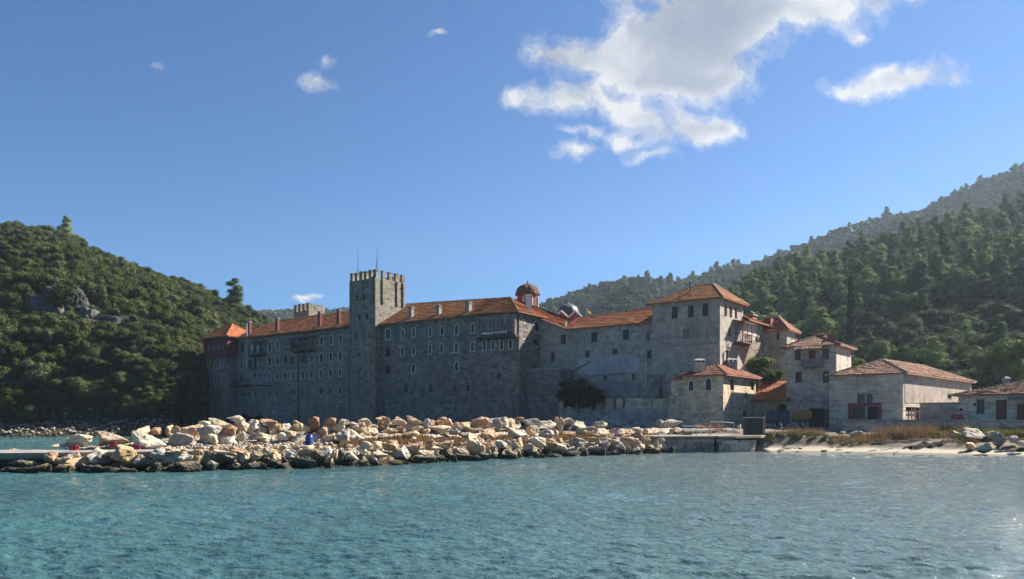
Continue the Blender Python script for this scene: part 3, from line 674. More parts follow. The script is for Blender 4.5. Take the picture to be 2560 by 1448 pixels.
def facade(mb, wall, a0, a1, z0, z1, wins, rev=.32):
    """wall sheet cut around its openings, with reveals"""
    wins = [(max(a0+.02+w_/2, min(a1-.02-w_/2, a)), zb, min(zt, (z1 if not callable(z1) else z1(a))-.05), w_, st) for a, zb, zt, w_, st in wins]
    xs = sorted({a0, a1} | {a+s_*w_/2 for a, _, _, w_, _ in wins for s_ in (-1, 1)})
    top = z1 if callable(z1) else (lambda a: z1)
    for x0, x1 in zip(xs, xs[1:]):
        if x1-x0 < 1e-4: continue
        xm = (x0+x1)/2; cut = sorted((zb, zt) for a, zb, zt, w_, st in wins if abs(xm-a) < w_/2)
        z = z0
        for zb, zt in cut:
            if zb > z+1e-4: mb.quad(wall.p(x0,0,z), wall.p(x1,0,z), wall.p(x1,0,zb), wall.p(x0,0,zb))
            z = max(z, zt)
        mb.quad(wall.p(x0,0,z), wall.p(x1,0,z), wall.p(x1,0,top(x1)), wall.p(x0,0,top(x0)))
    for a, zb, zt, w_, st in wins:
        o = outline(w_, zt-zb, st in ARCH); n = len(o)
        for i in range(n):
            (x, z), (x2, z2) = o[i], o[(i+1) % n]
            mb.quad(wall.p(a+x,0,zb+z), wall.p(a+x2,0,zb+z2), wall.p(a+x2,rev,zb+z2), wall.p(a+x,rev,zb+z))
        if st in ARCH:   # spandrels either side of the arch head
            R_ = [(x, z) for x, z in o[2:] if x >= -1e-6]; L_ = [(x, z) for x, z in o[2:] if x <= 1e-6]
            mb.quad(*[wall.p(a+x,0,zb+z) for x, z in R_], wall.p(a+w_/2,0,zt)); mb.quad(*[wall.p(a+x,0,zb+z) for x, z in L_], wall.p(a-w_/2,0,zt))
def window(thing_, wall, a, zb, zt, w_, st, rnd=random.Random(4)):
    h = zt-zb; o = outline(w_, h, st in ARCH); rz = wall.rot(); loc = wall.p(a, 0, zb)
    def L(y, pts): return [(x, y, z) for x, z in pts]
    if st == 'niche':
        me = mesh_from('niche', L(.22, o), [tuple(range(len(o)))], M['stone_tower']); put('niche', me, thing_, loc, rz); return
    if st in ('hole', 'slit'):
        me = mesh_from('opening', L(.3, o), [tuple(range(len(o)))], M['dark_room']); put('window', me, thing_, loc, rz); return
    fm = {'arch':'wood_dark','archb':'wood_grey','archplain':'wood_dark','rect':'wood_dark','rectred':'wood_red','white':'white_frame','blind':'wood_grey','door':'wood_red','shut':'wood_dark'}[st]
    mb = MB(); t = .055 if w_ < 1 else .075; y0, y1 = .14, .22
    n = len(o)
    for i in range(n):
        (x, z), (x2, z2) = o[i], o[(i+1) % n]; mb.tube((x, .18, z), (x2, .18, z2), t, 4)
    if st in ('door', 'blind', 'shut'):
        mb.add(L(.2, o), [tuple(range(n))]); k = max(2, int(w_/.22))
        for i in range(1, k): x = -w_/2+w_*i/k; mb.box(x-.012, x+.012, .16, .19, .03, h-(w_*.35 if st in ARCH else .03))
        mb.box(-w_/2, w_/2, .15, .185, h*.45, h*.45+.08)
    else:
        if w_ > .45: mb.box(-.03, .03, y0, y1, 0, h-.02)
        for q in ((.33, .66) if h > 1.5 else (.5,)): mb.box(-w_/2+.02, w_/2-.02, y0+.01, y1-.01, h*q-.02, h*q+.02)
    fr = put('window' if st != 'door' else 'door', mesh_from('window', mb.v, mb.f, M[fm], True), thing_, loc, rz)
    if st not in ('door', 'blind', 'shut'):
        g = M['glass_curtain'] if (st in ('archb', 'white') or rnd.random() < .2) else M['glass']
        pn = bpy.data.objects.new('pane', mesh_from('pane', L(.185, o), [tuple(range(n))], g)); COL.objects.link(pn); pn.parent = fr
    sm = MB()
    if st in ('arch', 'archb'):     # light stone band round the arch
        e = .13; oo = [(x*(1+2*e/w_), z if z < h-w_*.6 else h-w_/2+(z-h+w_/2)*(1+2*e/w_)) for x, z in o]
        for i in list(range(1, n-1))+[n-1]:
            j = (i+1) % n
            if i == n-1: j = 0
            sm.add([(o[i][0],-.03,o[i][1]),(oo[i][0],-.03,oo[i][1]),(oo[j][0],-.03,oo[j][1]),(o[j][0],-.03,o[j][1]),
                    (oo[i][0],.05,oo[i][1]),(oo[j][0],.05,oo[j][1]),(o[i][0],.05,o[i][1]),(o[j][0],.05,o[j][1])], [(0,1,2,3),(1,4,5,2),(0,3,7,6)])
        sm.box(-w_/2-.12, w_/2+.12, -.07, .12, -.12, -.003)
        c = bpy.data.objects.new('surround', mesh_from('surround', sm.v, sm.f, M['trim'])); COL.objects.link(c); c.parent = fr
    elif st in ('rect', 'rectred', 'blind', 'white'):
        sm.box(-w_/2-.08, w_/2+.08, -.06, .10, -.12, -.003); sm.box(-w_/2-.1, w_/2+.1, -.03, .08, h+.003, h+.12)
        c = bpy.data.objects.new('sill', mesh_from('sill', sm.v, sm.f, M['trim_dark' if st != 'white' else 'red_frame'])); COL.objects.link(c); c.parent = fr
    return fr
def roof(thing_, faces, m, thick=.16, name='roof', caps=(), course=.42, seg=.8, lift=.085, seed=0, capm='tile_orange_ridge', wave=.02):
    """faces: (bottom left, bottom right, top right, top left) world points; laid in lapped courses with slight unevenness"""
    mb = MB(); r = random.Random(seed)
    for q in faces:
        bl, br, tr, tl = [Vector(p) for p in q]
        nrm = (br-bl).cross((tl+tr)/2-bl).normalized(); nrm = nrm if nrm.z > 0 else -nrm
        H = max((tl-bl).length, (tr-br).length)*.0+((tl+tr)/2-(bl+br)/2).length; n = max(3, int(H/course)); W0 = max((br-bl).length, (tr-tl).length); k = max(1, int(W0/seg))
        jit = [[r.uniform(-wave, wave) for _ in range(k+1)] for _ in range(n+1)]
        for j in range(n):
            t0, t1 = j/n, min(1, (j+1.12)/n)
            A0, B0, A1, B1 = bl.lerp(tl, t0), br.lerp(tr, t0), bl.lerp(tl, t1), br.lerp(tr, t1)
            vs = []
            for i in range(k+1):
                s = i/k; jj = jit[j][i]; up = lift*(.75+.5*r.random())
                lo = A0.lerp(B0, s); hi = A1.lerp(B1, s)
                vs += [lo+nrm*(jj-.03), lo+nrm*(up+jj), hi+nrm*jit[min(j+1, n)][i]*.8]
            fs = []
            for i in range(k): b = 3*i; fs += [(b, b+3, b+4, b+1), (b+1, b+4, b+5, b+2)]
            mb.add(vs, fs)
        dn = Vector((0, 0, -thick)); u = [p+dn for p in (bl, br, tr, tl)]
        mb.quad(*u); mb.quad(bl-nrm*.03, br-nrm*.03, u[1], u[0])
    ro = obj(name, mb, M[m], thing_)
    if caps:
        cb = MB()
        for (p, q) in caps:
            p, q = Vector(p), Vector(q); L = (q-p).length; n = max(2, int(L/.42))
            for i in range(n):
                a = p.lerp(q, i/n); b = p.lerp(q, (i+1.15)/n); z = Vector((0, 0, r.uniform(-.02, .03)))
                cb.tube(a+z, b+z, .15, 6, .11)
        c = obj('ridge_tiles', cb, M[capm], ro)
        c.location = (0, 0, 0)
    return ro
def hip(wall, a0, a1, b0, b1, ze, zr, oh=.6, r0=None, r1=None, rb=None, drop=.25):
    """corner and ridge points of a hipped roof over a rectangle in the wall's frame"""
    bm_ = (b0+b1)/2 if rb is None else rb; half = (b1-b0)/2
    r0 = a0+half if r0 is None else r0; r1 = a1-half if r1 is None else r1
    E = [wall.p(a0-oh,b0-oh,ze-drop*0), wall.p(a1+oh,b0-oh,ze), wall.p(a1+oh,b1+oh,ze), wall.p(a0-oh,b1+oh,ze)]
    P0, P1 = wall.p(r0,bm_,zr), wall.p(r1,bm_,zr)
    F = [(E[0],E[1],P1,P0), (E[1],E[2],P1,P1), (E[2],E[3],P0,P1), (E[3],E[0],P0,P0)]
    caps = [(P0,P1)] if (Vector(P0)-Vector(P1)).length > .3 else []
    return F, caps+[(E[0],P0),(E[1],P1),(E[2],P1),(E[3],P0)]
def building(name, label, cat, wall, La, Lb, z0, z1, fw, rw, m, group=None, rev=.32):
    """front wall (openings fw), right return (openings rw), plain back and left; returns (thing, right wall frame)"""
    t = thing(name, label, cat, wall.p(0, 0, z0), group); mb = MB()
    facade(mb, wall, 0, La, z0, z1, fw, rev)
    rwall = Wall(wall.p(La, 0, 0)[:2], wall.n, (-wall.d[0], -wall.d[1]))
    facade(mb, rwall, 0, Lb, z0, z1, rw, rev)
    mb.quad(wall.p(La,Lb,z0), wall.p(0,Lb,z0), wall.p(0,Lb,z1), wall.p(La,Lb,z1)); mb.quad(wall.p(0,Lb,z0), wall.p(0,0,z0), wall.p(0,0,z1), wall.p(0,Lb,z1))
    obj('wall', mb, M[m], t)
    for L_, wl_ in ((fw, wall), (rw, rwall)):
        for q in L_: window(t, wl_, *q)
    return t, rwall
def rwall_of(wall, La): return Wall(wall.p(La, 0, 0)[:2], wall.n, (-wall.d[0], -wall.d[1]))
def chimney(t, wall, px, ytop, ybot, wpx, b, m, cap='trim', dep_px=None):
    a = wall.a(px); d = wall.dep(a)+wall.n[1]*b; a = a - b*0
    # the stack stands b metres behind the front plane: find a so that it shows at px
    k = (px-CX)/FP; O = (wall.O[0]+wall.n[0]*b, wall.O[1]+wall.n[1]*b); a = (k*O[1]-O[0])/(wall.d[0]-k*wall.d[1]); d = O[1]+wall.d[1]*a
    w_ = wpx/FP*d*.82; mb = MB(); z0, z1 = zat(ybot, d)-.8, zat(ytop, d)
    wall.box(mb, a-w_/2, a+w_/2, b, b+w_*.9, z0, z1-.35)
    c = obj('chimney', mb, M[m], t)
    mb = MB(); wall.box(mb, a-w_/2-.07, a+w_/2+.07, b-.07, b+w_*.9+.07, z1-.347, z1-.24)
    for s in (-1, 1): wall.box(mb, a+s*w_*.36-.07, a+s*w_*.36+.07, b+.02, b+w_*.9-.02, z1-.237, z1-.06)
    wall.box(mb, a-w_/2-.04, a+w_/2+.04, b-.03, b+w_*.9+.03, z1-.057, z1)
    obj('chimney_cap', mb, M[cap], c)
def W5(x, y0, y1, w_, st): return (x, y0, y1, w_, st)
Z1 = (480, 660, 3.448); Z2 = (840, 600, 3.017); Z3 = (1160, 680, 3.621); Z4 = (1380, 700, 3.81); Z5 = (1580, 700, 3.619); Z6 = (1920, 820, 4.525); Z7 = (2180, 860, 4.826)

# ---- west wing (left of the tall tower)
wW = Wall(G(-36.5, 1.4), UD)
aL, aR = wW.a(592), wW.a(873)
wW = Wall(wW.p(aL, 0, 0)[:2], UD); LW = aR-aL
A = 'arch'; B = 'archb'
lst = [(432,680,765,24,'archplain'),(672,668,755,24,A),(738,668,740,24,B),(1035,645,708,22,A),(1118,622,698,26,B),(1199,618,693,24,A),(1281,607,686,24,A),
 (427,828,905,24,B),(500,820,890,22,'archplain'),(545,808,910,20,'hole'),(670,803,878,24,A),(738,800,870,26,B),(808,797,860,22,'rect'),(858,797,864,20,'rect'),(961,780,852,50,'archplain'),(1035,778,848,24,B),(1116,772,848,26,A),(1197,762,836,26,A),(1279,757,836,26,A),
 (424,957,1002,20,'hole'),(541,937,975,18,'hole'),(589,942,973,12,'hole'),(667,938,1003,22,B),(735,933,998,22,A),(804,930,997,22,A),(875,928,993,22,A),(955,921,990,22,A),(1032,915,983,22,A),(1113,910,983,24,B),(1195,904,973,22,A),(1277,900,968,22,B),
 (424,1112,1145,14,'rect'),(446,1112,1140,10,'hole'),(495,1103,1140,14,'rect'),(545,1106,1138,14,'rect'),(664,1100,1122,16,'hole'),(731,1098,1131,16,'rect'),(800,1093,1128,16,'white'),(872,1090,1125,16,'rect'),(952,1088,1122,14,'hole'),(1030,1086,1118,16,'blind'),(1112,1073,1118,18,'rect'),(1192,1063,1122,18,'blind'),(1274,1068,1118,18,'rect'),
 (594,815,840,8,'slit'),(1278,1208,1328,8,'slit'),(916,1278,1350,12,'slit'),(1062,1228,1313,6,'slit')]
zeW = wW.z(740, 831)
tW, _ = building('monastery_wing', 'long grey stone wing with rows of small arched windows left of the tall tower', 'monastery wing', wW, LW, 12, 0, zeW, win_list(wW, Z1, lst), [], 'stone_grey')
F, caps = hip(wW, 0, LW+4, 0, 12, zeW, zeW+3.9, .7, r0=5.2)
roof(tW, F, 'tile_brown', caps=caps, seed=3)
mb = MB(); wW.box(mb, -.3, LW, -.28, -.003, zeW-.32, zeW-.05); obj('eaves_board', mb, M['wood_red'], tW)
for (x, y0, y1) in ((485,490,622),(727,462,592),(1093,408,552),(1257,387,537)): chimney(tW, wW, 480+x/3.448, 660+y0/3.448, 660+y1/3.448, 10.5, .3, 'red_chimney', 'trim_dark')
def px_box(mb, wall, zoom, X0, X1, Y0, Y1, b0, b1):
    x0, y0, s = zoom; w2 = Wall(wall.p(0, b0, 0)[:2], wall.d, wall.n); a0, a1 = w2.a(x0+X0/s), w2.a(x0+X1/s); d = w2.dep((a0+a1)/2)
    wall.box(mb, a0, a1, b0, b1, zat(y0+Y1/s, d), zat(y0+Y0/s, d)); return a0, a1, zat(y0+Y1/s, d), zat(y0+Y0/s, d)
def balcony(t, wall, zoom, X0, X1, Yt, Yb, depth, m='wood_dark', roofm=None, rail=1.0, nslat=14, roof_drop=.0, posts=3, name='balcony'):
    x0, y0, s = zoom; w2 = Wall(wall.p(0, -depth, 0)[:2], wall.d, wall.n); a0, a1 = w2.a(x0+X0/s), w2.a(x0+X1/s); d = w2.dep((a0+a1)/2); zb, zt = zat(y0+Yb/s, d), zat(y0+Yt/s, d)
    mb = MB(); wall.box(mb, a0, a1, -depth, -.003, zb, zb+.16)
    for i in range(3): a = a0+(a1-a0)*(.1+.4*i); wall.box(mb, a-.07, a+.07, -depth*.85, -.004, zb-.22, zb-.003)
    bal = obj(name, mb, M[m], t)
    mb = MB(); zr = min(zb+.16+rail, zt)
    wall.box(mb, a0, a1, -depth, -depth+.07, zr-.08, zr)
    for e in (a0, a1-.07): wall.box(mb, e, e+.07, -depth+.073, -.01, zr-.08, zr)
    for i in range(nslat+1):
        a = a0+(a1-a0-.05)*i/nslat; wall.box(mb, a, a+.05, -depth+.01, -depth+.05, zb+.163, zr-.083)
    for sgn, e in ((0, a0), (1, a1-.05)):
        for i in range(1, 4): b = -depth+depth*i/4; wall.box(mb, e, e+.05, b, b+.05, zb+.163, zr-.083)
    if zt > zr+.3:
        for i in range(posts): a = a0+(a1-a0-.1)*i/(posts-1); wall.box(mb, a, a+.1, -depth+.003, -depth+.1, zb+.161, zt)
    obj('railing', mb, M[m], bal)
    if roofm:
        mb = MB(); p = [wall.p(a0-.25,-depth-.3,zt-.02), wall.p(a1+.25,-depth-.3,zt-.02), wall.p(a1+.25,-.003,zt+.38), wall.p(a0-.25,-.003,zt+.38)]
        q = [(x, y, z+.1) for x, y, z in p]; mb.box8(p+q); obj('balcony_roof', mb, M[roofm], bal)
    return bal
balcony(tW, wW, Z1, 482, 592, 682, 790, 1.4, 'wood_dark', 'wood_dark', .9, 10)
for X in (518, 566):
    mb = MB(); px_box(mb, wW, Z1, X-8, X+8, 700, 770, -.9, -.85); obj('blind', mb, M['white_frame'], tW)
balcony(tW, wW, Z1, 345, 448, 1005, 1050, 1.5, 'wood_dark', None, 1.0, 12)
balcony(tW, wW, Z1, 852, 1012, 640, 752, 1.6, 'wood_dark', 'wood_dark', 1.2, 16, posts=5)
mb = MB(); a0, a1, zb, zt = px_box(mb, wW, Z1, 785, 850, 650, 728, -.5, -.003); gb = obj('glazed_bay', mb, M['wood_grey'], tW)
mb = MB()
for i in range(5): a = a0+(a1-a0)*(i+.5)/5; wW.box(mb, a-.3, a+.3, -.53, -.503, zb+.5, zt-.12)
obj('pane', mb, M['glass_curtain'], gb)
mb = MB(); a0, a1, zb, zt = px_box(mb, wW, Z1, 862, 915, 655, 725, -.12, -.003); obj('shutter', mb, M['glass_curtain'], tW)
mb = MB(); a = wW.a(480+482/3.448); d = wW.dep(a); mb.tube(wW.p(a,-.25,zat(660+515/3.448, d)), wW.p(a,-.25,zat(660+905/3.448, d)), .10, 8); obj('drainpipe', mb, M['white_frame'], tW)
mb = MB(); a = wW.a(480+921/3.448); d = wW.dep(a); mb.tube(wW.p(a,-.15,zat(660+752/3.448, d)), wW.p(a,-.15,1), .09, 8); obj('drainpipe', mb, M['metal_dark'], tW)
mb = MB()
for i, X in enumerate(range(512, 712, 24)):
    a = wW.a(480+X/3.448); z = zat(660+(1046+(i*7) % 5)/3.448, wW.dep(a)); wW.box(mb, a-.09, a+.09, -.6, -.003, z-.12, z+.08)
obj('beam_stubs', mb, M['wood_dark'], tW)

# ---- red timber pavilion on its stone shaft
wP = Wall(G(0, -.6), UD); a1 = wP.a(570); a0 = wP.a(522.5); wP = Wall(wP.p(a0, 0, 0)[:2], UD); LP = a1-a0
rP = rwall_of(wP, LP); dP = wP.dep(LP)
zR0, zR1 = zat(891, dP), zat(841, dP)
lst = [(205,842,898,16,A),(259,837,896,16,A),(202,965,1018,15,A),(257,962,1013,15,A),(227,1097,1153,17,'rect')]
tP, _ = building('corner_tower', 'narrow pale stone tower at the west end carrying a red timber pavilion', 'corner tower', wP, LP, 6.5, 0, zR0, win_list(wP, Z1, lst), [], 'stone_grey')
ov = .55; wQ = Wall(wP.p(0, -ov, 0)[:2], UD); wQ = Wall(wQ.p(wQ.a(509), 0, 0)[:2], UD); LQ = wQ.a(568.5)
rQ = rwall_of(wQ, LQ)
lst = [(140,708,752,15,'white'),(184,703,748,15,'white'),(230,697,741,15,'white'),(264,694,738,15,'white')]
t, _ = building('timber_pavilion', 'dark red timber pavilion with four white windows on top of the pale corner tower', 'pavilion', wQ, LQ, 6.4+ov, zR0+.003, zR1, win_list(wQ, Z1, lst), [], 'red_boards')
F, caps = hip(wQ, 0, LQ, 0, 6.4+ov, zR1, zR1+3.0, .55); roof(t, F, 'tile_orange', caps=caps, seed=5, capm='tile_orange')
mb = MB()
for i in range(5):
    a = LQ*(.1+.2*i); p0 = wQ.p(a, ov+.0, zR0-1.2); p1 = wQ.p(a, .1, zR0-.05); mb.tube(p0, p1, .09, 5)
wQ.box(mb, -.05, LQ+.05, -.05, ov-.003, zR0-.18, zR0); obj('bracket', mb, M['wood_dark'], t)

# ---- tall crenellated tower
wT = Wall(G(-6.5, 0), UD); rT = rwall_of(wT, 6.5); zT = zat(694, 128)
lst = [(160,415,460,18,'rect'),(212,410,456,18,'rect'),(278,410,450,13,'rect'),(177,560,603,16,'archplain'),(230,553,598,18,'archplain'),(148,700,743,10,'slit'),(202,700,737,10,'slit'),(252,696,736,10,'slit'),(170,850,873,9,'slit'),(222,846,867,9,'slit'),(190,965,1100,46,'niche')]
tT, _ = building('crenellated_tower', 'tall square battlemented stone tower rising above all the roofs', 'tower', wT, 6.5, 6.8, 0, zT, win_list(wT, Z2, lst), win_list(rT, Z2, [(484,360,374,9,'slit'),(375,400,410,6,'slit'),(334,560,575,7,'slit')]), 'stone_tower')
mb = MB(); mb.quad(wT.p(0,0,zT), wT.p(6.5,0,zT), wT.p(6.5,6.8,zT), wT.p(0,6.8,zT)); obj('tower_deck', mb, M['concrete'], tT)
for X in (195, 272):
    mb = MB(); a = wT.a(840+X/3.017); wT.box(mb, a-.22, a+.22, -.16, -.003, zat(600+490/3.017, 129), zT); obj('pilaster', mb, M['stone_tower'], tT)
mb = MB(); wT.box(mb, 6.15, 6.5, -.16, -.003, 0, zT); wT.box(mb, 0, .3, -.16, -.003, 14, zT); obj('pilaster', mb, M['stone_tower'], tT)
for X in (354, 462, 508):
    mb = MB(); a = rT.a(840+X/3.017); rT.box(mb, a-.22, a+.22, -.22, -.003, zat(600+490/3.017, 131), zT); obj('pilaster', mb, M['stone_tower'], tT)
merl = []
def merlons(t, wall, L, n, w_, z, h, th=.5, m='stone_tower', skip_last=False):
    for i in range(n-(1 if skip_last else 0)):
        a = (L-w_)*i/(n-1); mb = MB(); hh = h*random.uniform(.94, 1.08)
        wall.box(mb, a, a+w_, 0, th, z-.02, z+hh); wall.box(mb, a-.06, a+w_+.06, -.06, th+.06, z+hh+.002, z+hh+.16); obj('merlon', mb, M[m], t)
merlons(tT, wT, 6.5, 6, .68, zT, 1.25); 
for i in range(1, 5):
    a = (6.8-.68)*i/4; mb = MB(); rT.box(mb, a, a+.7, 0, .5, zT-.02, zT+1.25); rT.box(mb, a-.06, a+.76, -.06, .56, zT+1.252, zT+1.4); obj('merlon', mb, M['stone_tower'], tT)
bT = Wall(wT.p(0, 6.3, 0)[:2], UD)
for i in range(1, 5):
    mb = MB(); a = 5.8*i/5; bT.box(mb, a, a+.68, 0, .5, zT-.02, zT+1.35); obj('merlon', mb, M['stone_tower'], tT)
lT = Wall(wT.p(.5, 0, 0)[:2], VD)
for i in range(1, 4):
    mb = MB(); a = 6.1*i/4; lT.box(mb, a, a+.68, 0, .5, zT-.02, zT+1.3); obj('merlon', mb, M['stone_tower'], tT)
for (px, yt, lab, b) in ((894.5,628,'thin whip antenna on the left rear of the battlemented tower',3.2),(943,619,'tallest whip antenna on the battlemented tower near its corner',1.2),(940.5,647,'short whip antenna beside the tallest one on the battlemented tower',2.2)):
    k = (px-CX)/FP; O = (wT.O[0]+VD[0]*b, wT.O[1]+VD[1]*b); a = (k*O[1]-O[0])/(UD[0]-k*UD[1]); a = min(a, 6.1); p = wT.p(a, b, zT)
    mb = MB(); zt = zat(yt, p[1]); mb.tube(p, (p[0], p[1], (p[2]+zt)/2), .07, 6, .05); mb.tube((p[0], p[1], (p[2]+zt)/2), (p[0], p[1], zt), .045, 6, .03)
    mb.tube(p, (p[0], p[1], p[2]+.5), .14, 8)
    tag(obj('antenna', mb, M['metal_dark']), lab, 'antenna', 'antennas on the tower')

# ---- small battlemented keep behind the west wing
wK = Wall((xat(735, 172), 172), UD); wK = Wall(wK.O, UD); LK = wK.a(772); rK = rwall_of(wK, LK); LKb = rK.a(811.5); zK = rK.z(772, 776)
tK, _ = building('battlemented_keep', 'small pale battlemented keep showing above the red roof of the west wing', 'keep', wK, LK, LKb, 5, zK, [], win_list(rK, (0,0,1), [(790,786,792,3,'slit')]), 'stone_tower')
merlons(tK, wK, LK, 4, .9, zK, 1.5, .6, 'stone_tower'); 
for i in range(1, 6):
    a = (LKb-.9)*i/5; mb = MB(); rK.box(mb, a, a+.95, 0, .6, zK-.02, zK+1.5); obj('merlon', mb, M['stone_tower'], tK)

# ---- middle wing
wM = Wall(G(0, 1.37), UD); LM = wM.a(1195.5); zeM = wM.z(1100, 797)
lst = [(393,668,748,36,B),(504,672,738,20,B),(586,664,733,20,B),(711,656,724,20,B),(800,649,716,22,A),(909,638,711,26,B),(1032,631,701,24,B),
 (391,810,880,34,'archplain'),(502,799,870,20,B),(586,797,867,22,B),(709,790,859,20,B),(798,783,853,22,B),(908,775,848,24,B),(1029,768,839,24,B),
 (388,942,1012,34,'archplain'),(583,934,998,22,A),(908,920,990,24,A),
 (531,1092,1155,26,'archplain'),(713,1088,1147,27,'archplain'),(896,1104,1132,16,'hole'),(992,1093,1141,28,'rect'),
 (532,1226,1254,5,'slit'),(713,1218,1250,5,'slit'),(896,1216,1248,5,'slit')]
tM, _ = building('monastery_wing', 'stone wing with pairs of arched windows between the tall tower and the banner balcony', 'monastery wing', wM, LM, 13, 0, zeM, win_list(wM, Z2, lst), [], 'stone_dark')
# ---- banner bay
wB = Wall(G(LM, .85), UD); LB = wB.a(1297.5); rB = rwall_of(wB, LB); LBb = rB.a(1350.5); zeB = wB.z(1297, 781)
lst = [(185,624,708,28,A),(262,620,704,28,B),(342,616,702,28,A),(420,612,697,28,A),(318,906,974,32,'archplain')]
lr = [(540,432,462,16,'arch'),(656,448,540,46,A),(540,607,635,14,'arch'),(650,607,664,42,'rect'),(585,907,965,16,'slit')]
tB, _ = building('monastery_bay', 'projecting stone bay holding the balcony with the black lettered banner', 'monastery bay', wB, LB, 13, 0, zeB, win_list(wB, Z3, lst), win_list(rB, Z3, lr), 'stone_dark')
dB = wB.dep(LB/2)
wBf = Wall(wB.p(0, -1.0, 0)[:2], wB.d, wB.n); zb0, zb1 = wBf.z(1240, 680+577/3.621), wBf.z(1240, 680+392/3.621)
mb = MB(); aa, ab = wBf.a(1160+128/3.621), wBf.a(1160+462/3.621)
wB.box(mb, aa-.1, ab+.15, -1.15, -.003, zb0-.35, zb0+.0)
for i in range(6): a = aa+.2+(ab-aa-.4)*i/5; wB.box(mb, a-.08, a+.08, -1.0, -.004, zb0-.6, zb0-.353)
bal = obj('balcony', mb, M['wood_dark'], tB)
mb = MB(); wB.box(mb, aa, ab, -.95, -.6, zb0+.003, zb1+.05); obj('loggia_wall', mb, M['mural'], bal)
for i, (x0_, x1_) in enumerate(((153,200),(230,274),(303,351),(381,431))):
    mb = MB(); a0, a1, z0_, z1_ = px_box(mb, wB, Z3, x0_, x1_, 411, 528, -1.02, -.953); fw_ = obj('window', mb, M['wood_grey'], tB)
    mb = MB(); m_ = (a0+a1)/2
    for s in (-1, 1): wB.box(mb, m_+s*(a1-a0)/4-(a1-a0)*.17, m_+s*(a1-a0)/4+(a1-a0)*.17, -1.045, -1.023, z0_+.25, z1_-.25)
    obj('pane', mb, M['glass_curtain'], fw_)
for X in (130, 452):
    mb = MB(); px_box(mb, wB, Z3, X-5, X+5, 395, 570, -1.12, -1.05); obj('balcony_post', mb, M['mural'], bal)
# banner: cloth with bent hem and its lettering
zc0, zc1 = wBf.z(1240, 680+571/3.621), wBf.z(1240, 680+530/3.621); ba0, ba1 = wBf.a(1160+160/3.621), wBf.a(1160+410/3.621)
bn = MB(); n = 24
for i in range(n):
    a_, b_ = ba0+(ba1-ba0)*i/n, ba0+(ba1-ba0)*(i+1)/n; f1, f2 = .02*math.sin(i*1.3), .02*math.sin((i+1)*1.3)
    bn.quad(wB.p(a_,-1.20+f1,zc0), wB.p(b_,-1.20+f2,zc0), wB.p(b_,-1.20-f2,zc1), wB.p(a_,-1.20-f1,zc1)); bn.quad(wB.p(a_,-1.185+f1,zc0), wB.p(b_,-1.185+f2,zc0), wB.p(b_,-1.185-f2,zc1), wB.p(a_,-1.185-f1,zc1))
banner = obj('banner', bn, M['black_cloth']); tag(banner, 'black cloth banner with white Greek lettering tied to the red balcony', 'banner')
cu = bpy.data.curves.new('lettering', 'FONT'); cu.body = 'ΟΡΘΟΔΟΞΙΑ Ή ΘΑΝΑΤΟΣ'; cu.size = 1.0; cu.align_x = 'CENTER'; cu.align_y = 'CENTER'; cu.extrude = .004; cu.offset = .028
tob = bpy.data.objects.new('tmp', cu); COL.objects.link(tob); bpy.context.view_layer.update()
me = bpy.data.meshes.new_from_object(tob.evaluated_get(bpy.context.evaluated_depsgraph_get())); bpy.data.objects.remove(tob)
xs_ = [v_.co.x for v_ in me.vertices]; ys_ = [v_.co.y for v_ in me.vertices]; sw = (ba1-ba0)*.93/(max(xs_)-min(xs_)); sh_ = (zc1-zc0)*.62/(max(ys_)-min(ys_))
yc = (max(ys_)+min(ys_))/2; xc = (max(xs_)+min(xs_))/2; am, zm = (ba0+ba1)/2, (zc0+zc1)/2
for v_ in me.vertices:
    x, y, z = v_.co; v_.co = Vector(wB.p(am+(x-xc)*sw, -1.235-z, zm+(y-yc)*sh_))
me.materials.clear(); me.materials.append(M['white_letters'])
lo = bpy.data.objects.new('lettering', me); COL.objects.link(lo); lo.parent = banner

# roofs over middle wing and bay: one long front slope, hipped end over the bay's return
zr = zeM+4.6; e0 = wM.p(-.2,-.75,zeM+.03); e1 = wM.p(LM,-.75,zeM); rz0 = wM.p(-.2,7,zr-.2)
aE = LM+LB; bf = .85-1.37-.95
eB0 = wM.p(LM,bf,zeM-.02); eB1 = wM.p(aE+.6,bf,zeB+.05); eB2 = wM.p(aE+.75,LBb+.4,zeB-.1)
rk = wM.p(wM.a(1250)+3.2, 7.2, zr+.35)
k_ = (1277-CX)/FP; O_ = wM.p(0, 7.0, 0); ar = (k_*O_[1]-O_[0])/(UD[0]-k_*UD[1]); pk = wM.p(ar, 7.0, zat(744, wM.dep(ar)+VD[1]*7.0))
roof(tM, [(e0, e1, Vector(pk)*.22+Vector(rz0)*.78 if False else wM.p(LM*.8,7,zr*.2+pk[2]*.8) , rz0)], 'tile_brown', seed=8, caps=[(rz0, wM.p(LM*.8,7,zr*.2+pk[2]*.8))])
q0 = wM.p(LM*.8,7,zr*.2+pk[2]*.8)
roof(tM, [(wM.p(aE,14,zeM), wM.p(-.2,14,zeM), rz0, pk)], 'tile_brown', seed=9, name='rear_roof')
roof(tB, [(e1, e1, q0, q0), (eB0, eB1, pk, q0), (eB1, eB2, pk, pk)], 'tile_brown', seed=10, caps=[(q0, pk), (eB1, pk)])
for (X, y0, y1, w_) in ((558,502,606,38),(765,490,590,40),(988,462,572,48)): chimney(tM, wM, 840+X/3.017, 600+y0/3.017, 600+y1/3.017, w_/3.017, .6, 'grey_chimney', 'trim_dark')

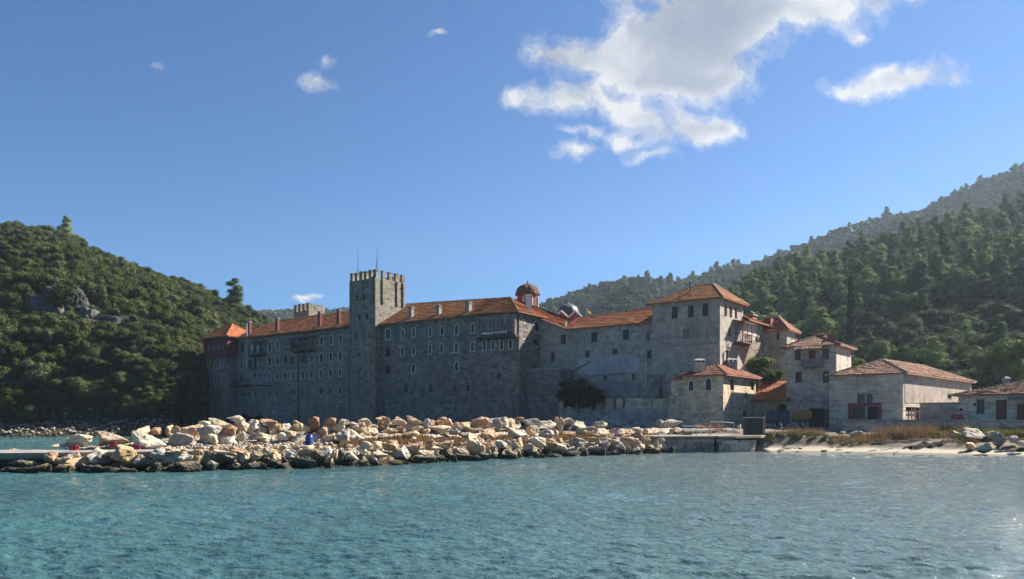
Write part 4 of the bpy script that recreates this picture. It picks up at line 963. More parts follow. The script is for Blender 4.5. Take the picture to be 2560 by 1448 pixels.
# ---- long plastered wing
wS = Wall(G(LM+LB, .85+LBb), UD); LS = wS.a(1633); zeS = wS.z(1560, 812)
a_r = wS.a(1420); z_l = wS.z(1357, 799)
topS = lambda a: zeS+(z_l-zeS)*max(0, min(1, (a_r-a)/(a_r-.3)))
lst = [(107,522,608,54,'rect'),(403,500,590,58,'rect'),(703,477,570,60,'rect'),(916,500,574,40,'blind'),(5,690,778,38,'rect'),(337,675,766,46,'rect'),(597,660,748,44,'rect'),(925,674,743,40,'rect'),(507,905,956,32,'rect'),(774,895,953,28,'rect'),(330,822,830,10,'slit')]
tS = thing('monastery_wing', 'long plastered wing with sparse square windows under an orange tiled roof', 'monastery wing', wS.p(0,0,0)); mb = MB()
fw = win_list(wS, Z4, lst); facade(mb, wS, 0, a_r, 0, topS, [q for q in fw if q[0] < a_r]); facade(mb, wS, a_r, LS+1.5, 0, zeS, [q for q in fw if q[0] > a_r])
mb.quad(wS.p(LS+1.5,9,0), wS.p(0,9,0), wS.p(0,9,zeS), wS.p(LS+1.5,9,zeS)); obj('wall', mb, M['plaster_grey'], tS)
for q in fw: window(tS, wS, *q)
zr = zeS+2.75; E = [wS.p(a_r-.4,-.5,zeS), wS.p(LS+.4,-.5,zeS), wS.p(LS+.4,4.6,zr+.05), wS.p(a_r-1.6,4.6,zr-.5)]
roof(tS, [tuple(E)], 'tile_orange', seed=12, caps=[(E[3], E[2])]); 
roof(tS, [(wS.p(LS,9.5,zeS), wS.p(a_r-2,9.5,zeS), E[3], E[2])], 'tile_orange', seed=13, name='rear_roof')
# slope filling the corner between the bay and the plastered wing
pA = wS.p(-.2,-.4,z_l+.25); pB = wS.p(a_r-.2,-.45,zeS+.1); pC = P3(1412, 800, 119.5); pD = P3(1313, 759, 121)
roof(tS, [(pA, pB, pC, pD)], 'tile_orange', seed=14, name='lean_roof', caps=[(pA, pB)])
mb = MB(); a = wS.a(1380+906/3.81); d = wS.dep(a); mb.tube(wS.p(a,-.15,zat(700+745/3.81, d)), wS.p(a,-.15,zat(700+1000/3.81, d)), .09, 8); obj('drainpipe', mb, M['white_frame'], tS)
mb = MB(); a = wS.a(1380+375/3.81); a2 = wS.a(1380+225/3.81); mb.tube(wS.p(a,-.15,zat(700+775/3.81, wS.dep(a))), wS.p(a2,-.15,zat(700+860/3.81, wS.dep(a2))), .07, 8); obj('drainpipe', mb, M['metal_dark'], tS)
def wash(t, wall, px0, px1, y0, y1, seed, m='lime'):
    r = random.Random(seed); n = 70; a0, a1 = wall.a(px0), wall.a(px1); d = wall.dep((a0+a1)/2); z0, z1 = zat(y1, d), zat(y0, d); ca, cz = (a0+a1)/2, (z0+z1)/2; mb = MB()
    pts = [(ca+(a1-a0)/2*math.copysign(abs(math.cos(q))**.6, math.cos(q))*r.uniform(.74, 1.05), cz+(z1-z0)/2*math.copysign(abs(math.sin(q))**.6, math.sin(q))*r.uniform(.7, 1.05)) for q in [2*math.pi*i/n for i in range(n)]]
    mb.quad(*[wall.p(a, -.012, z) for a, z in pts]); obj('lime_wash', mb, M[m], t)
wash(tS, wS, 1440, 1612, 888, 942, 3); wash(tS, wS, 1500, 1600, 950, 985, 4, 'lime_old')
# sloping buttress at the tower foot
mb = MB(); a0, a1 = wS.a(1636), wS.a(1662); z0_, z1_ = 0, wS.z(1650, 938)
p = [wS.p(a0,-4.2,0), wS.p(a1,-4.2,0), wS.p(a1,0,0), wS.p(a0,0,0)]; q = [wS.p(a0,-.9,z1_), wS.p(a1,-.9,z1_), wS.p(a1,0,z1_), wS.p(a0,0,z1_)]
mb.box8(p+q); tag(obj('buttress', mb, M['stone_dark']), 'sloping stone buttress leaning on the plastered wing beside the square tower house', 'buttress')
# low rough bastion below the bay's return
wA = Wall(G(LM+LB-.2, 2.6), UD); LA = wA.a(1401); zA = wA.z(1380, 925)
lst = [(700,1010,1022,10,'slit'),(590,1060,1072,8,'slit'),(760,1190,1200,8,'slit')]
t, _ = building('stone_bastion', 'rough rubble bastion in the corner between bay and plastered wing', 'bastion', wA, LA, 3.6, 0, zA, win_list(wA, Z3, lst), [], 'stone_dark')
mb = MB(); wA.box(mb, -.05, LA+.08, -.08, 3.6, zA+.002, zA+.2)
for i in range(9): a = LA*(i+.3)/9; wA.box(mb, a, a+.5, -.05, .5, zA+.203, zA+.25+.3*random.random())
obj('coping', mb, M['trim_dark'], t)
# crenellated yard wall
wY = Wall(G(LM+LB-.2, 2.4), UD); a0 = wY.a(1396); wY = Wall(wY.p(a0,0,0)[:2], UD); LY = wY.a(1702); zY = wY.z(1560, 1021)
tY = thing('battlemented_wall', 'low battlemented rubble wall running from the bastion to the red roofed round-windowed house', 'wall', wY.p(0,0,0)); mb = MB()
facade(mb, wY, 0, LY, 0, zY, win_list(wY, Z4, [(440,1312,1340,12,'slit'),(680,1312,1340,10,'slit'),(975,1318,1335,10,'slit'),(830,1340,1352,8,'slit')])); mb.quad(wY.p(0,.8,0), wY.p(LY,.8,0), wY.p(LY,.8,zY), wY.p(0,.8,zY)); mb.quad(wY.p(0,0,zY), wY.p(LY,0,zY), wY.p(LY,.8,zY), wY.p(0,.8,zY)); obj('wall', mb, M['plaster_grey'], tY)
for x0_, x1_, yt in ((70,106,1168),(138,186,1172),(225,276,1165),(318,374,1163),(410,468,1165),(508,576,1168),(614,668,1170),(698,950,1165),(958,1100,1172),(1108,1205,1150)):
    mb = MB(); a0, a1 = wY.a(1380+x0_/3.81), wY.a(1380+x1_/3.81); wY.box(mb, max(a0,.01), a1, .003, .6, zY-.05, zat(700+yt/3.81, wY.dep(a0))+.55); obj('merlon', mb, M['stone_warm'], tY)
mb = MB(); a = wY.a(1380+1203/3.81); mb.tube(wY.p(a,-.12,1.5), wY.p(a,-.12,zY+.6), .08, 8); obj('drainpipe', mb, M['white_frame'], tY)

# ---- square tower house
wH = Wall(G(0, 5.5), UD); a0 = wH.a(1631); wH = Wall(wH.p(a0,0,0)[:2], UD); LH = wH.a(1800); rH = rwall_of(wH, LH); LHb = rH.a(1858); zH = wH.z(1715, 752)
lst = [(387,244,348,52,'rect'),(532,230,338,50,'rect'),(663,214,326,54,'rect'),(489,449,528,54,'blind')]
lr = [(848,224,330,24,'hole'),(895,233,342,24,'hole'),(940,242,352,22,'hole'),(884,440,515,26,'blind'),(885,660,700,10,'slit')]
tH, _ = building('tower_house', 'big square tower house with a hipped tile roof and sunlit right side', 'tower house', wH, LH, LHb, 0, zH, win_list(wH, Z5, lst), win_list(rH, Z5, lr), 'plaster_tower')
F, caps = hip(wH, 0, LH, 0, LHb, zH, zH+2.6, .6, r0=4.4, r1=LH-2.6); roof(tH, F, 'tile_brown', caps=caps, seed=15, lift=.07)
mb = MB()
for y_ in (841, 862): z = wH.z(1715, y_); wH.box(mb, 0, LH, -.12, -.003, z-.1, z+.06)
obj('string_course', mb, M['trim_dark'], tH)
mb = MB(); a = wH.a(1709.5); wH.box(mb, a-.1, a+.1, 2.0, 2.2, zH+1.0, zH+2.8); obj('pipe', mb, M['metal_dark'], tH)

# ---- balcony range behind the tower house
wN = Wall(rH.p(LHb, 0.0, 0)[:2], VD, (-UD[0], -UD[1])); LN = wN.a(1912); zN = wN.z(1890, 807)
lst = [(1046,425,512,24,'rectred'),(1128,465,562,24,'rect')]
tN = thing('balcony_range', 'white plastered range with a red wooden balcony behind the square tower house', 'monastery range', wN.p(0,0,0)); mb = MB()
fw = win_list(wN, Z5, lst); facade(mb, wN, 0, LN, 0, zN, fw); mb.quad(wN.p(0,6,0), wN.p(LN,6,0), wN.p(LN,6,zN), wN.p(0,6,zN)); obj('wall', mb, M['plaster_old'], tN)
for q in fw: window(tN, wN, *q)
roof(tN, [(wN.p(-.2,-.9,zN-.1), wN.p(LN+.5,-.9,zN-.1), wN.p(LN+.5,4,zN+2.2), wN.p(-.2,4,zN+2.2))], 'tile_brown', seed=16)
mb = MB(); wN.box(mb, .2, LN*.62, -.04, -.003, wN.z(1890, 842), zN-.1); obj('white_render', mb, M['plaster_white'], tN)
balcony(tN, wN, Z5, 1003, 1090, 395, 575, 1.3, 'wood_red', 'wood_red', 1.15, 10)
mb = MB(); a0, a1 = .1, wN.a(1580+1092/3.62); zt = wN.z(1880, 700+603/3.62+4)
mb.box8([wN.p(a0,-.02,zt-2.6), wN.p(a1,-.02,zt-2.6), wN.p(a1,.3,zt-2.6), wN.p(a0,.3,zt-2.6), wN.p(a0,-1.15,zt+.7), wN.p(a1,-1.15,zt+.7), wN.p(a1,.3,zt+.7), wN.p(a0,.3,zt+.7)]); obj('corbel', mb, M['stone_warm'], tN)
mb = MB(); a = wN.a(1895); wN.box(mb, a-.5, a+1.2, .6, 1.9, zN, wN.z(1895, 783)-.3); c = obj('chimney', mb, M['red_frame'], tN)
mb = MB(); wN.box(mb, a-.65, a+1.35, .45, 2.05, wN.z(1895, 783)-.298, wN.z(1895, 783)-.1); 
mb.quad(wN.p(a-.5,.6,wN.z(1895,783)+.1), wN.p(a+1.2,.6,wN.z(1895,783)+.1), wN.p(a+.35,1.3,wN.z(1895,783)+.5)); obj('chimney_cap', mb, M['trim_dark'], c)
wO = Wall(wN.p(LN-.6, 0, 0)[:2], UD); LO = wO.a(1967); rO = rwall_of(wO, LO); LOb = max(2.5, rO.a(1987)); zO = wO.z(1945, 827)
tO, _ = building('hipped_annexe', 'tall shaded annexe with hipped roof behind the fig tree', 'monastery range', wO, LO, LOb, 0, zO, win_list(wO, Z5, [(1319,472,538,26,'rect')]), win_list(rO, Z5, [(1440,500,545,8,'slit'),(1456,505,545,8,'slit')]), 'plaster_old')
F, caps = hip(wO, -1.5, LO, 0, LOb+1, zO, zO+2.3, .5, r0=-.6, r1=LO-1.9); roof(tO, F, 'tile_brown', caps=caps, seed=17)
mb = MB(); wO.box(mb, -.2, 1.0, .2, 1.4, zO-.2, zO+1.9); obj('chimney', mb, M['red_frame'], tO)
mb = MB(); rO.box(mb, LOb, LOb+1.0, -.02, 1, zO-3.2, zO-.1); obj('red_panel', mb, M['wood_red'], tO)

# ---- church domes
def church(px, d, base_y, label, drum_m, dome_m, sc, drum_r, drum_h, dome_h, arches, cross=False):
    x, z = xat(px, d), zat(base_y, d); t = thing('church_dome', label, 'dome', (x, d, z-2)); n = 8
    mb = MB(); mb.lathe((x, d, z-2), [(drum_r, 0), (drum_r, drum_h+2)], n); o = obj('drum', mb, M[drum_m], t)
    mb = MB()
    for i in range(n):
        a = 2*math.pi*(i+.5)/n; cx, cy = x+drum_r*math.cos(a), d+drum_r*math.sin(a); mb.tube((cx, cy, z-2), (cx, cy, z+drum_h*.75), .14*sc, 6)
    obj('column', mb, M['trim'], t)
    mb = MB()
    for i in range(n):   # blind arched window in each side of the drum
        a = 2*math.pi*(i+1)/n; rr = drum_r*math.cos(math.pi/n)+.02; ww = drum_r*.42
        tx, ty = -math.sin(a), math.cos(a); pts = outline(ww, drum_h*.95, True, 6)
        mb.quad(*[(x+rr*math.cos(a)+tx*q[0], d+rr*math.sin(a)+ty*q[0], z-.6+q[1]) for q in pts])
    obj('window', mb, M['wood_red'] if dome_m != 'lead' else M['red_frame'], t)
    prof = [(drum_r*1.1, drum_h-.15*sc), (drum_r*1.13, drum_h)]+[(drum_r*1.1*math.cos(q), drum_h+dome_h*math.sin(q)) for q in np.linspace(.08, 1.52, 10)]
    mb = MB(); s0 = len(mb.v); mb.lathe((x, d, z), prof, 32)
    if arches:
        for i, p in enumerate(mb.v):   # scalloped eaves: the rim rises over every side
            ang = math.atan2(p[1]-d, p[0]-x); k = abs(math.sin(ang*4)); r = math.hypot(p[0]-x, p[1]-d)/(drum_r*1.1)
            mb.v[i] = (p[0], p[1], p[2]+(k-.5)*arches*max(0, r-.55)*2)
    obj('cupola', mb, M[dome_m], t, smooth=True)
    mb = MB(); zt = z+drum_h+dome_h; mb.lathe((x, d, zt-.1), [(.3*sc,0),(.25*sc,.15*sc),(.12*sc,.35*sc),(.06*sc,.6*sc),(.02,.8*sc)], 10); obj('finial', mb, M[dome_m], t)
    if cross:
        mb = MB(); mb.box(x-.08, x+.08, d-.06, d+.06, zt+1.0*sc, zt+3.0*sc); mb.box(x-.55, x+.55, d-.05, d+.05, zt+2.2*sc, zt+2.36*sc); obj('cross', mb, M['metal_grey'], t)
    return t
d = 132
church(1319, d, 769, 'tile covered dome on a dark red drum rising behind the bay roof', 'red_frame', 'tile_dome', 1, 1.95, 2.15, 1.95, .5)
church(1420, 142, 796, 'grey lead dome with a cross behind the orange roof', 'red_paint', 'lead', .8, 1.8, 1.0, 1.7, .4, True)
x, dd, z = P3(1405, 795, 138); tg = MB()
tc_ = thing('church_gable', 'crimson painted church wall with white edged gables below the lead dome', 'church', (xat(1419, 146), 146, 12))
mb = MB(); X0, X1 = xat(1383, 142), xat(1452, 142); mb.box(X0, X1, 139, 148, 12, zat(795, 140)); obj('wall', mb, M['red_paint'], tc_)
for i in range(2):
    a_, b_ = X0+(X1-X0)*i/2, X0+(X1-X0)*(i+1)/2; zc = zat(795, 139)
    mb = MB(); mb.quad((a_,138.9,zc-.2),(b_,138.9,zc-.2),(b_,138.9,zc),((a_+b_)/2,138.9,zc+1.2),(a_,138.9,zc)); obj('gable', mb, M['red_paint'], tc_)
    mb = MB(); mb.tube((a_-.1,138.8,zc),((a_+b_)/2,138.8,zc+1.3),.16,6); mb.tube(((a_+b_)/2,138.8,zc+1.3),(b_+.1,138.8,zc),.16,6); obj('gable_edge', mb, M['trim'], tc_)
    mb = MB(); mb.quad((a_-.1,138.7,zc+.1),((a_+b_)/2,138.7,zc+1.4),((a_+b_)/2,146,zc+1.4),(a_-.1,146,zc+.1)); mb.quad((b_+.1,138.7,zc+.1),((a_+b_)/2,138.7,zc+1.4),((a_+b_)/2,146,zc+1.4),(b_+.1,146,zc+.1)); obj('gable_roof', mb, M['lead'], tc_)
wm_ = Wall(G(LM+LB-1.2, .85), UD)
d = 116; mb = MB(); x = xat(1321, d); mb.box(x-.42, x+.42, d-.4, d+.4, zat(790, d), zat(739, d)); c = tag(obj('pale_chimney', mb, M['trim']), 'tall slim whitewashed chimney in front of the tiled dome', 'chimney')
mb = MB(); mb.box(x-.55, x+.55, d-.55, d+.55, zat(739, d)+.002, zat(739, d)+.15); mb.box(x-.65, x+.65, d-.6, d+.6, zat(786, d), zat(783, d)); o = obj('chimney_cap', mb, M['trim'], c)
fl = thing('flag', 'small yellow flag on a pole above the orange roof', 'flag', P3(1467, 800, 130)); p = Vector(P3(1467, 800, 130))
mb = MB(); mb.tube(p, p+Vector((0,0,1.9)), .04, 6); obj('pole', mb, M['metal_grey'], fl)
mb = MB(); n = 6
for i in range(n):
    f1 = lambda i: (p.x+.12*i, p.y+.1*math.sin(i*1.4), p.z+1.9-.11*i)
    a_, b_ = f1(i), f1(i+1); mb.quad((a_[0],a_[1],a_[2]-.45),(b_[0],b_[1],b_[2]-.42),b_,a_)
obj('cloth', mb, M['yellow_cloth'], fl)

# ---- red roofed house with round headed windows
wC = Wall((xat(1808, 92), 92), UD); a0 = wC.a(1706); wC = Wall(wC.p(a0,0,0)[:2], UD); LC = -a0; rC = rwall_of(wC, LC); LCb = rC.a(1889); zC = wC.z(1808, 936)
lst = [(535,912,1003,40,'arch'),(692,892,998,50,'arch')]
lr = [(907,890,998,34,'archplain'),(1091,902,998,28,'archplain'),(1033,1018,1135,50,'niche'),(1028,1188,1240,50,'hole')]
tC, _ = building('stone_house', 'two storey rubble house with arched windows and red hipped tile roof', 'house', wC, LC, LCb, .5, zC, win_list(wC, Z5, lst), win_list(rC, Z5, lr), 'stone_warm')
F, caps = hip(wC, 0, LC, 0, LCb, zC, zC+2.75, .65, r0=LC*.55, r1=LC*.55, rb=3.2)
kp = wC.p(LC*.62, 3.0, wC.z(1787, 908)*0+zat(908, 92)); E = [wC.p(-.7,-.65,zC-.05), wC.p(LC+.65,-.65,zC), wC.p(LC+.65,LCb+.65,zC), wC.p(-.7,LCb+.65,zC)]
K2 = wC.p(LC*.62, LCb-3.5, kp[2])
roof(tC, [(E[0],E[1],kp,kp),(E[1],E[2],K2,kp),(E[2],E[3],K2,K2),(E[3],E[0],kp,K2)], 'tile_red', seed=18, caps=[(E[1],kp),(kp,K2),(E[0],kp),(E[2],K2)], capm='tile_red', lift=.08)
mb = MB(); wC.box(mb, -1.7, -.003, .4, 5, .5, wC.z(1690, 950)); wC.box(mb, -2.4, -1.703, .9, 5, .5, wC.z(1690, 1010)); obj('lean_wall', mb, M['stone_rubble'], tC)
mb = MB(); z = wC.z(1690, 950); mb.box8([wC.p(-1.9,.2,z+.003), wC.p(.0,.2,z+.003), wC.p(.0,5,z+.003), wC.p(-1.9,5,z+.003), wC.p(-1.9,.2,z+.1), wC.p(.0,.2,z+.5), wC.p(.0,5,z+.5), wC.p(-1.9,5,z+.1)]); obj('lean_roof', mb, M['tile_red'], tC)
def box_chimney(t, px, d, w_, y0, y1, m, gable=True, pipe=False):
    x = xat(px, d); z0, z1 = zat(y1, d)-.5, zat(y0, d); W_ = w_/FP*d/2; mb = MB(); mb.box(x-W_, x+W_, d, d+W_*1.6, z0, z1-.45); c = obj('chimney', mb, M[m], t)
    mb = MB()
    for s in (-1, 0, 1): mb.box(x+s*W_*.85-.08, x+s*W_*.85+.08, d, d+W_*1.6, z1-.447, z1-.2)
    mb.box8([(x-W_-.1,d-.1,z1-.197),(x+W_+.1,d-.1,z1-.197),(x+W_+.1,d+W_*1.6+.1,z1-.197),(x-W_-.1,d+W_*1.6+.1,z1-.197),(x-W_*.5,d+W_*.6,z1+.05),(x+W_*.5,d+W_*.6,z1+.05),(x+W_*.5,d+W_,z1+.05),(x-W_*.5,d+W_,z1+.05)])
    obj('chimney_cap', mb, M['trim_dark'], c)
    if pipe: mb = MB(); mb.tube((x-.6,d+.3,z1-.3),(x-.6,d+.3,z1+.9),.14,8); mb.tube((x-.6,d+.3,z1+.85),(x-.6,d+.3,z1+1.05),.22,8); obj('stove_pipe', mb, M['metal_dark'], c)
box_chimney(tC, 1580+618/3.62, 94.5, 27, 897, 930, 'stone_light'); box_chimney(tC, 1580+908/3.62, 98.5, 25, 896, 916, 'trim_dark', pipe=True)
# painted panel in the niche
q = win_list(rC, Z5, [(1033,1060,1130,30,'arch')])[0]; o = outline(q[3], q[2]-q[1], True); 
obj('niche_panel', (lambda m_: (m_.quad(*[rC.p(q[0]+x, .12, q[1]+z) for x, z in o]), m_)[1])(MB()), M['trim'], tC)

# ---- lean-to with an arch
wG = Wall(G(60.4, 10.9), UD); LG = wG.a(1975); zG = wG.z(1930, 997)
tG = thing('lean_to_shed', 'orange tiled lean-to with a dark archway between two stone houses', 'shed', wG.p(0,0,1.5)); mb = MB()
fw = win_list(wG, Z5, [(1340,1112,1330,130,'archplain')])
facade(mb, wG, -.2, LG, 1.5, zG, fw, .6); obj('wall', mb, M['stone_warm'], tG)
for q in fw:
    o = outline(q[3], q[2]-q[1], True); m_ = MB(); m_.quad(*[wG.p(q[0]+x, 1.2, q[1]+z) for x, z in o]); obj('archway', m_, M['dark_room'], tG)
p0 = wG.p(-.5,-.9,zG-.1); p1 = wG.p(LG+.3,-.9,zG-.1); p2 = wG.p(LG+.3,5.2,zG+2.5); p3 = wG.p(-.5,5.2,zG+2.5)
roof(tG, [(p0,p1,p2,p3)], 'tile_orange', seed=19, lift=.04)
mb = MB(); wG.box(mb, -.4, LG+.2, -.88, -.80, zG-.34, zG-.14); obj('eaves_board', mb, M['wood_dark'], tG)

# ---- small tower house with a bowed balcony
wF = Wall((xat(2090, 94), 94), UD); a0 = wF.a(1966); wF = Wall(wF.p(a0,0,0)[:2], UD); LF = -a0; rF = rwall_of(wF, LF); zF = wF.z(2090, 862)
lst = [(338,250,362,66,'rect'),(498,252,362,82,'door'),(653,240,353,78,'rect'),(345,497,618,72,'shut'),(658,494,610,74,'rect'),(565,912,1120,205,'hole')]
tF, _ = building('balcony_house', 'small tall house with a wooden slatted balcony and whitewashed right side', 'house', wF, LF, 7.6, 1.2, zF, win_list(wF, Z6, lst), [], 'stone_house')
rwn = win_list(rF, Z6, [(851,250,305,9,'slit'),(893,262,372,9,'slit')])
mb = MB(); facade(mb, Wall(rF.p(0, -.03, 0)[:2], rF.d, rF.n), .12, 7.55, wF.z(2090, 935), zF-.05, rwn, .1); obj('white_render', mb, M['plaster_white'], tF)
for q in rwn: window(tF, Wall(rF.p(0, -.2, 0)[:2], rF.d, rF.n), *q)
F, caps = hip(wF, 0, LF, 0, 7.6, zF, zF+1.9, .65); 
F[0] = (wF.p(-.6,-.5,zF+.02), wF.p(LF+.6,-.5,zF+.02), F[0][2], F[0][3]); roof(tF, F, 'tile_pale', caps=caps, seed=20, lift=.05, capm='tile_pale')
a0, a1 = wF.a(1992), wF.a(2060); roof(tF, [(wF.p(a0,-1.35,zF-.42), wF.p(a1,-1.35,zF-.42), wF.p(a1+.3,.4,zF+.42), wF.p(a0-.3,.4,zF+.42))], 'tile_pale', seed=21, name='porch_roof', lift=.05)
balcony(tF, wF, Z6, 375, 612, 352, 442, .95, 'wood_grey', None, 1.05, 15)
mb = MB(); x, y = rF.p(1.6, .8, 0)[:2]; mb.box(x-.35, x+.35, y, y+.7, zF, zat(841, 98)); obj('chimney', mb, M['red_frame'], tF)
# relieving arch over the garage mouth, door leaf
ac = wF.a(1920+530/4.525); zs, zt_ = wF.z(2037, 820+915/4.525), wF.z(2037, 820+780/4.525); mb = MB(); rx = (wF.a(1920+712/4.525)-wF.a(1920+345/4.525))/2; rz_ = zt_-zs; n = 22
for i in range(n):
    t0, t1 = math.pi*(i+.08)/n, math.pi*(i+.92)/n
    q = [(ac+rx*k*math.cos(t_), zs+rz_*k*math.sin(t_)) for t_, k in ((t0,1),(t1,1),(t1,1.13),(t0,1.13))]
    if all(c[0] < LF for c in q): mb.box8([wF.p(c[0], -.05, c[1]) for c in q]+[wF.p(c[0], .02, c[1]) for c in q])
obj('arch_ring', mb, M['trim_dark'], tF)
mb = MB(); a = wF.a(1920+672/4.525); wF.box(mb, a, a+.12, -1.1, -.02, 1.6, wF.z(2067, 1022)); obj('door_leaf', mb, M['wood_grey'], tF)

# ---- boathouse with the great blind arch and red framed door
UE = (.7071, -.7071)
wD = Wall((xat(2257.5, 84), 84), UE); a0 = wD.a(2073.5); wD = Wall(wD.p(a0,0,0)[:2], UE); LD = -a0; rD = rwall_of(wD, LD); LDb = rD.a(2428); zD = wD.z(2257, 932)
lst = [(1097,750,847,172,'rectred'),(1030,892,1030,145,'rectred'),(1178,890,1040,130,'hole')]
lr = [(937,607,660,50,'rect'),(505,762,935,190,'hole')]
tD, _ = building('boathouse', 'low broad stone boathouse with a blind arch and red framed doorway', 'boathouse', wD, LD, LDb, .8, zD, win_list(wD, Z6, lst), win_list(rD, Z7, lr), 'stone_light')
mb = MB(); sh = Wall(rD.p(0, -.03, 0)[:2], rD.d, rD.n); zm_ = zD-3.3
facade(mb, sh, .4, LDb, zm_+.0, zD-.02, win_list(sh, Z7, [(937,607,660,50,'rect')]), .04); obj('side_render', mb, M['stone_side'], tD)
aa_ = wD.a(2206.5); O_ = wD.p(0, 4.1, 0); k_ = (2206-CX)/FP; ar = (k_*O_[1]-O_[0])/(UE[0]-k_*UE[1]); pk = wD.p(ar, 4.1, zat(899, O_[1]+UE[1]*ar))
O_ = wD.p(ar, 0, 0); k_ = (2306-CX)/FP; nn = wD.n; br = (k_*O_[1]-O_[0])/(nn[0]-k_*nn[1]); pk2 = wD.p(ar, br, pk[2])
E = [wD.p(-.35,-.35,zD), wD.p(LD+.5,-.35,zD), wD.p(LD+.5,LDb+.5,zD-.15), wD.p(-.35,LDb+.5,zD-.15)]
roof(tD, [(E[0],E[1],pk,pk),(E[1],E[2],pk2,pk),(E[2],E[3],pk2,pk2),(E[3],E[0],pk,pk2)], 'tile_pale', seed=23, caps=[(E[1],pk),(pk,pk2),(pk2,E[2]),(E[0],pk)], lift=.07, wave=.035)
mb = MB(); zs = wD.z(2165, 820+860/4.525); ac = wD.a(1920+1108/4.525); rx = wD.a(1920+1400/4.525)-ac; rz_ = wD.z(2165, 820+590/4.525)-zs; n = 46
for i in range(n):
    t0, t1 = math.pi*(i+.1)/n, math.pi*(i+.85)/n
    q = [(ac+rx*k*math.cos(t_), zs+rz_*k*math.sin(t_)) for t_, k in ((t0,.9),(t1,.9),(t1,1.04),(t0,1.04))]
    if all(.02 < c[0] < LD-.02 and c[1] < zD-.05 for c in q): mb.box8([wD.p(c[0], -.04, c[1]) for c in q]+[wD.p(c[0], .02, c[1]) for c in q])
obj('arch_ring', mb, M['stone_light'], tD)
mb = MB()
for X0, X1, Y0, Y1 in ((905,1280,850,885),(905,955,888,1030),(1245,1282,888,1030)): px_box(mb, wD, Z6, X0, X1, Y0, Y1, -.09, -.003)
obj('red_surround', mb, M['red_frame'], tD)
mb = MB(); px_box(mb, wD, Z6, 1098, 1112, 752, 845, .02, .1); px_box(mb, wD, Z6, 1105, 1118, 890, 1030, .02, .1); obj('post', mb, M['white_frame'], tD)
a0 = wD.a(2073.5+29); z = wD.z(2100, 938)
# side door: bright room behind with gate leaves
mb = MB(); q = win_list(rD, Z7, [(480,800,900,110,'rect')])[0]; rD.box(mb, q[0]-q[3]/2, q[0]+q[3]/2, .25, .28, 2.0, q[2]); obj('inner_wall', mb, M['stone_side'], tD)
mb = MB(); 
for X in (398, 480, 520, 600): px_box(mb, rD, Z7, X-4, X+4, 765, 905, .05, .12)
px_box(mb, rD, Z7, 400, 600, 762, 772, .04, .13); px_box(mb, rD, Z7, 400, 600, 815, 822, .05, .12); obj('gate', mb, M['wood_red'], tD)

# ---- cottage at the right edge
wE = Wall((xat(2395.5, 81), 81), UE); zE = wE.z(2480, 986); LE = 15.0
lst = [(1307,674,838,96,'rectred'),(1560,672,915,132,'door'),(1238,710,748,30,'hole'),(1057,778,806,56,'hole'),(1800,722,920,110,'door')]
tE, _ = building('stone_cottage', 'single storey stone cottage with wooden doors and tiled roof at the right edge', 'cottage', wE, LE, 7, 1.5, zE, win_list(wE, Z7, lst), [], 'stone_light')
F, caps = hip(wE, 0, LE, 0, 8, zE, zat(948, 78.5), .45, r0=5.9, r1=LE-2); roof(tE, F, 'tile_pale', caps=caps, seed=24, lift=.09, course=.36, capm='tile_pale')
box_chimney(tE, 2519, 81.5, 13, 942, 955, 'trim_dark')
mb = MB(); a0, a1 = wE.a(2525), wE.a(2590); z = wE.z(2540, 996); mb.box8([wE.p(a0,-1.3,z-.25), wE.p(a1,-1.3,z-.25), wE.p(a1,-.003,z), wE.p(a0,-.003,z), wE.p(a0,-1.3,z-.15), wE.p(a1,-1.3,z-.15), wE.p(a1,-.003,z+.1), wE.p(a0,-.003,z+.1)]); obj('door_canopy', mb, M['wood_grey'], tE)
# shaded yard wall between boathouse and cottage, with its capping
wV = Wall((xat(2300, 86.0), 86.0), UE); LV = wV.a(2398); mb = MB(); wV.box(mb, 0, LV, 0, .5, .8, wV.z(2350, 1009)); mb2 = MB()
t = thing('yard_wall', 'low rendered wall in shade between the boathouse side and the cottage', 'wall', wV.p(0,0,1)); obj('wall', mb, M['plaster_grey'], t)
wV.box(mb2, -.1, LV, -.07, .57, wV.z(2350, 1009)+.003, wV.z(2350, 1009)+.12); obj('coping', mb2, M['trim_dark'], t)
# terrace retaining wall
wR = Wall((xat(2106, 83.0), 83.0), (.80, -.60)); LR = 26; zR = 3.02
t = thing('retaining_wall', 'rubble retaining wall with concrete kerb below the boathouse and cottage', 'retaining wall', wR.p(0,0,1))
mb = MB(); wR.box(mb, 0, LR, 0, .6, .3, zR-.28); obj('wall', mb, M['stone_rubble'], t)
mb = MB(); wR.box(mb, -.05, LR, -.08, .7, zR-.277, zR); obj('kerb', mb, M['concrete'], t)
mb = MB(); mb.quad(wR.p(0,.7,zR-.1), wR.p(LR,.7,zR-.1), wR.p(LR,26,zR-.1), wR.p(0,6.5,zR-.1)); tag(obj('terrace', mb, M['concrete']), kind='structure')

# ------------------------------------------------------------------ breakwater, pier, quay
FRONT = [(-34,44.6),(-22.3,45),(-18.8,45.7),(-15.1,47.9),(-10.9,49.4),(-7.8,52.9),(-2.9,57.4),(4,63.3),(7.6,65.4),(15.3,70.9)]
def front_depth(px):
    for (x0, y0), (x1, y1) in zip(FRONT, FRONT[1:]):
        k = (px-CX)/FP; den = (x1-x0)-k*(y1-y0)
        if abs(den) < 1e-9: continue
        t = (k*y0-x0)/den
        if -1e-6 <= t <= 1+1e-6 or ((x1, y1) == FRONT[-1] and t > 0): return y0+(y1-y0)*t
    return 44.8
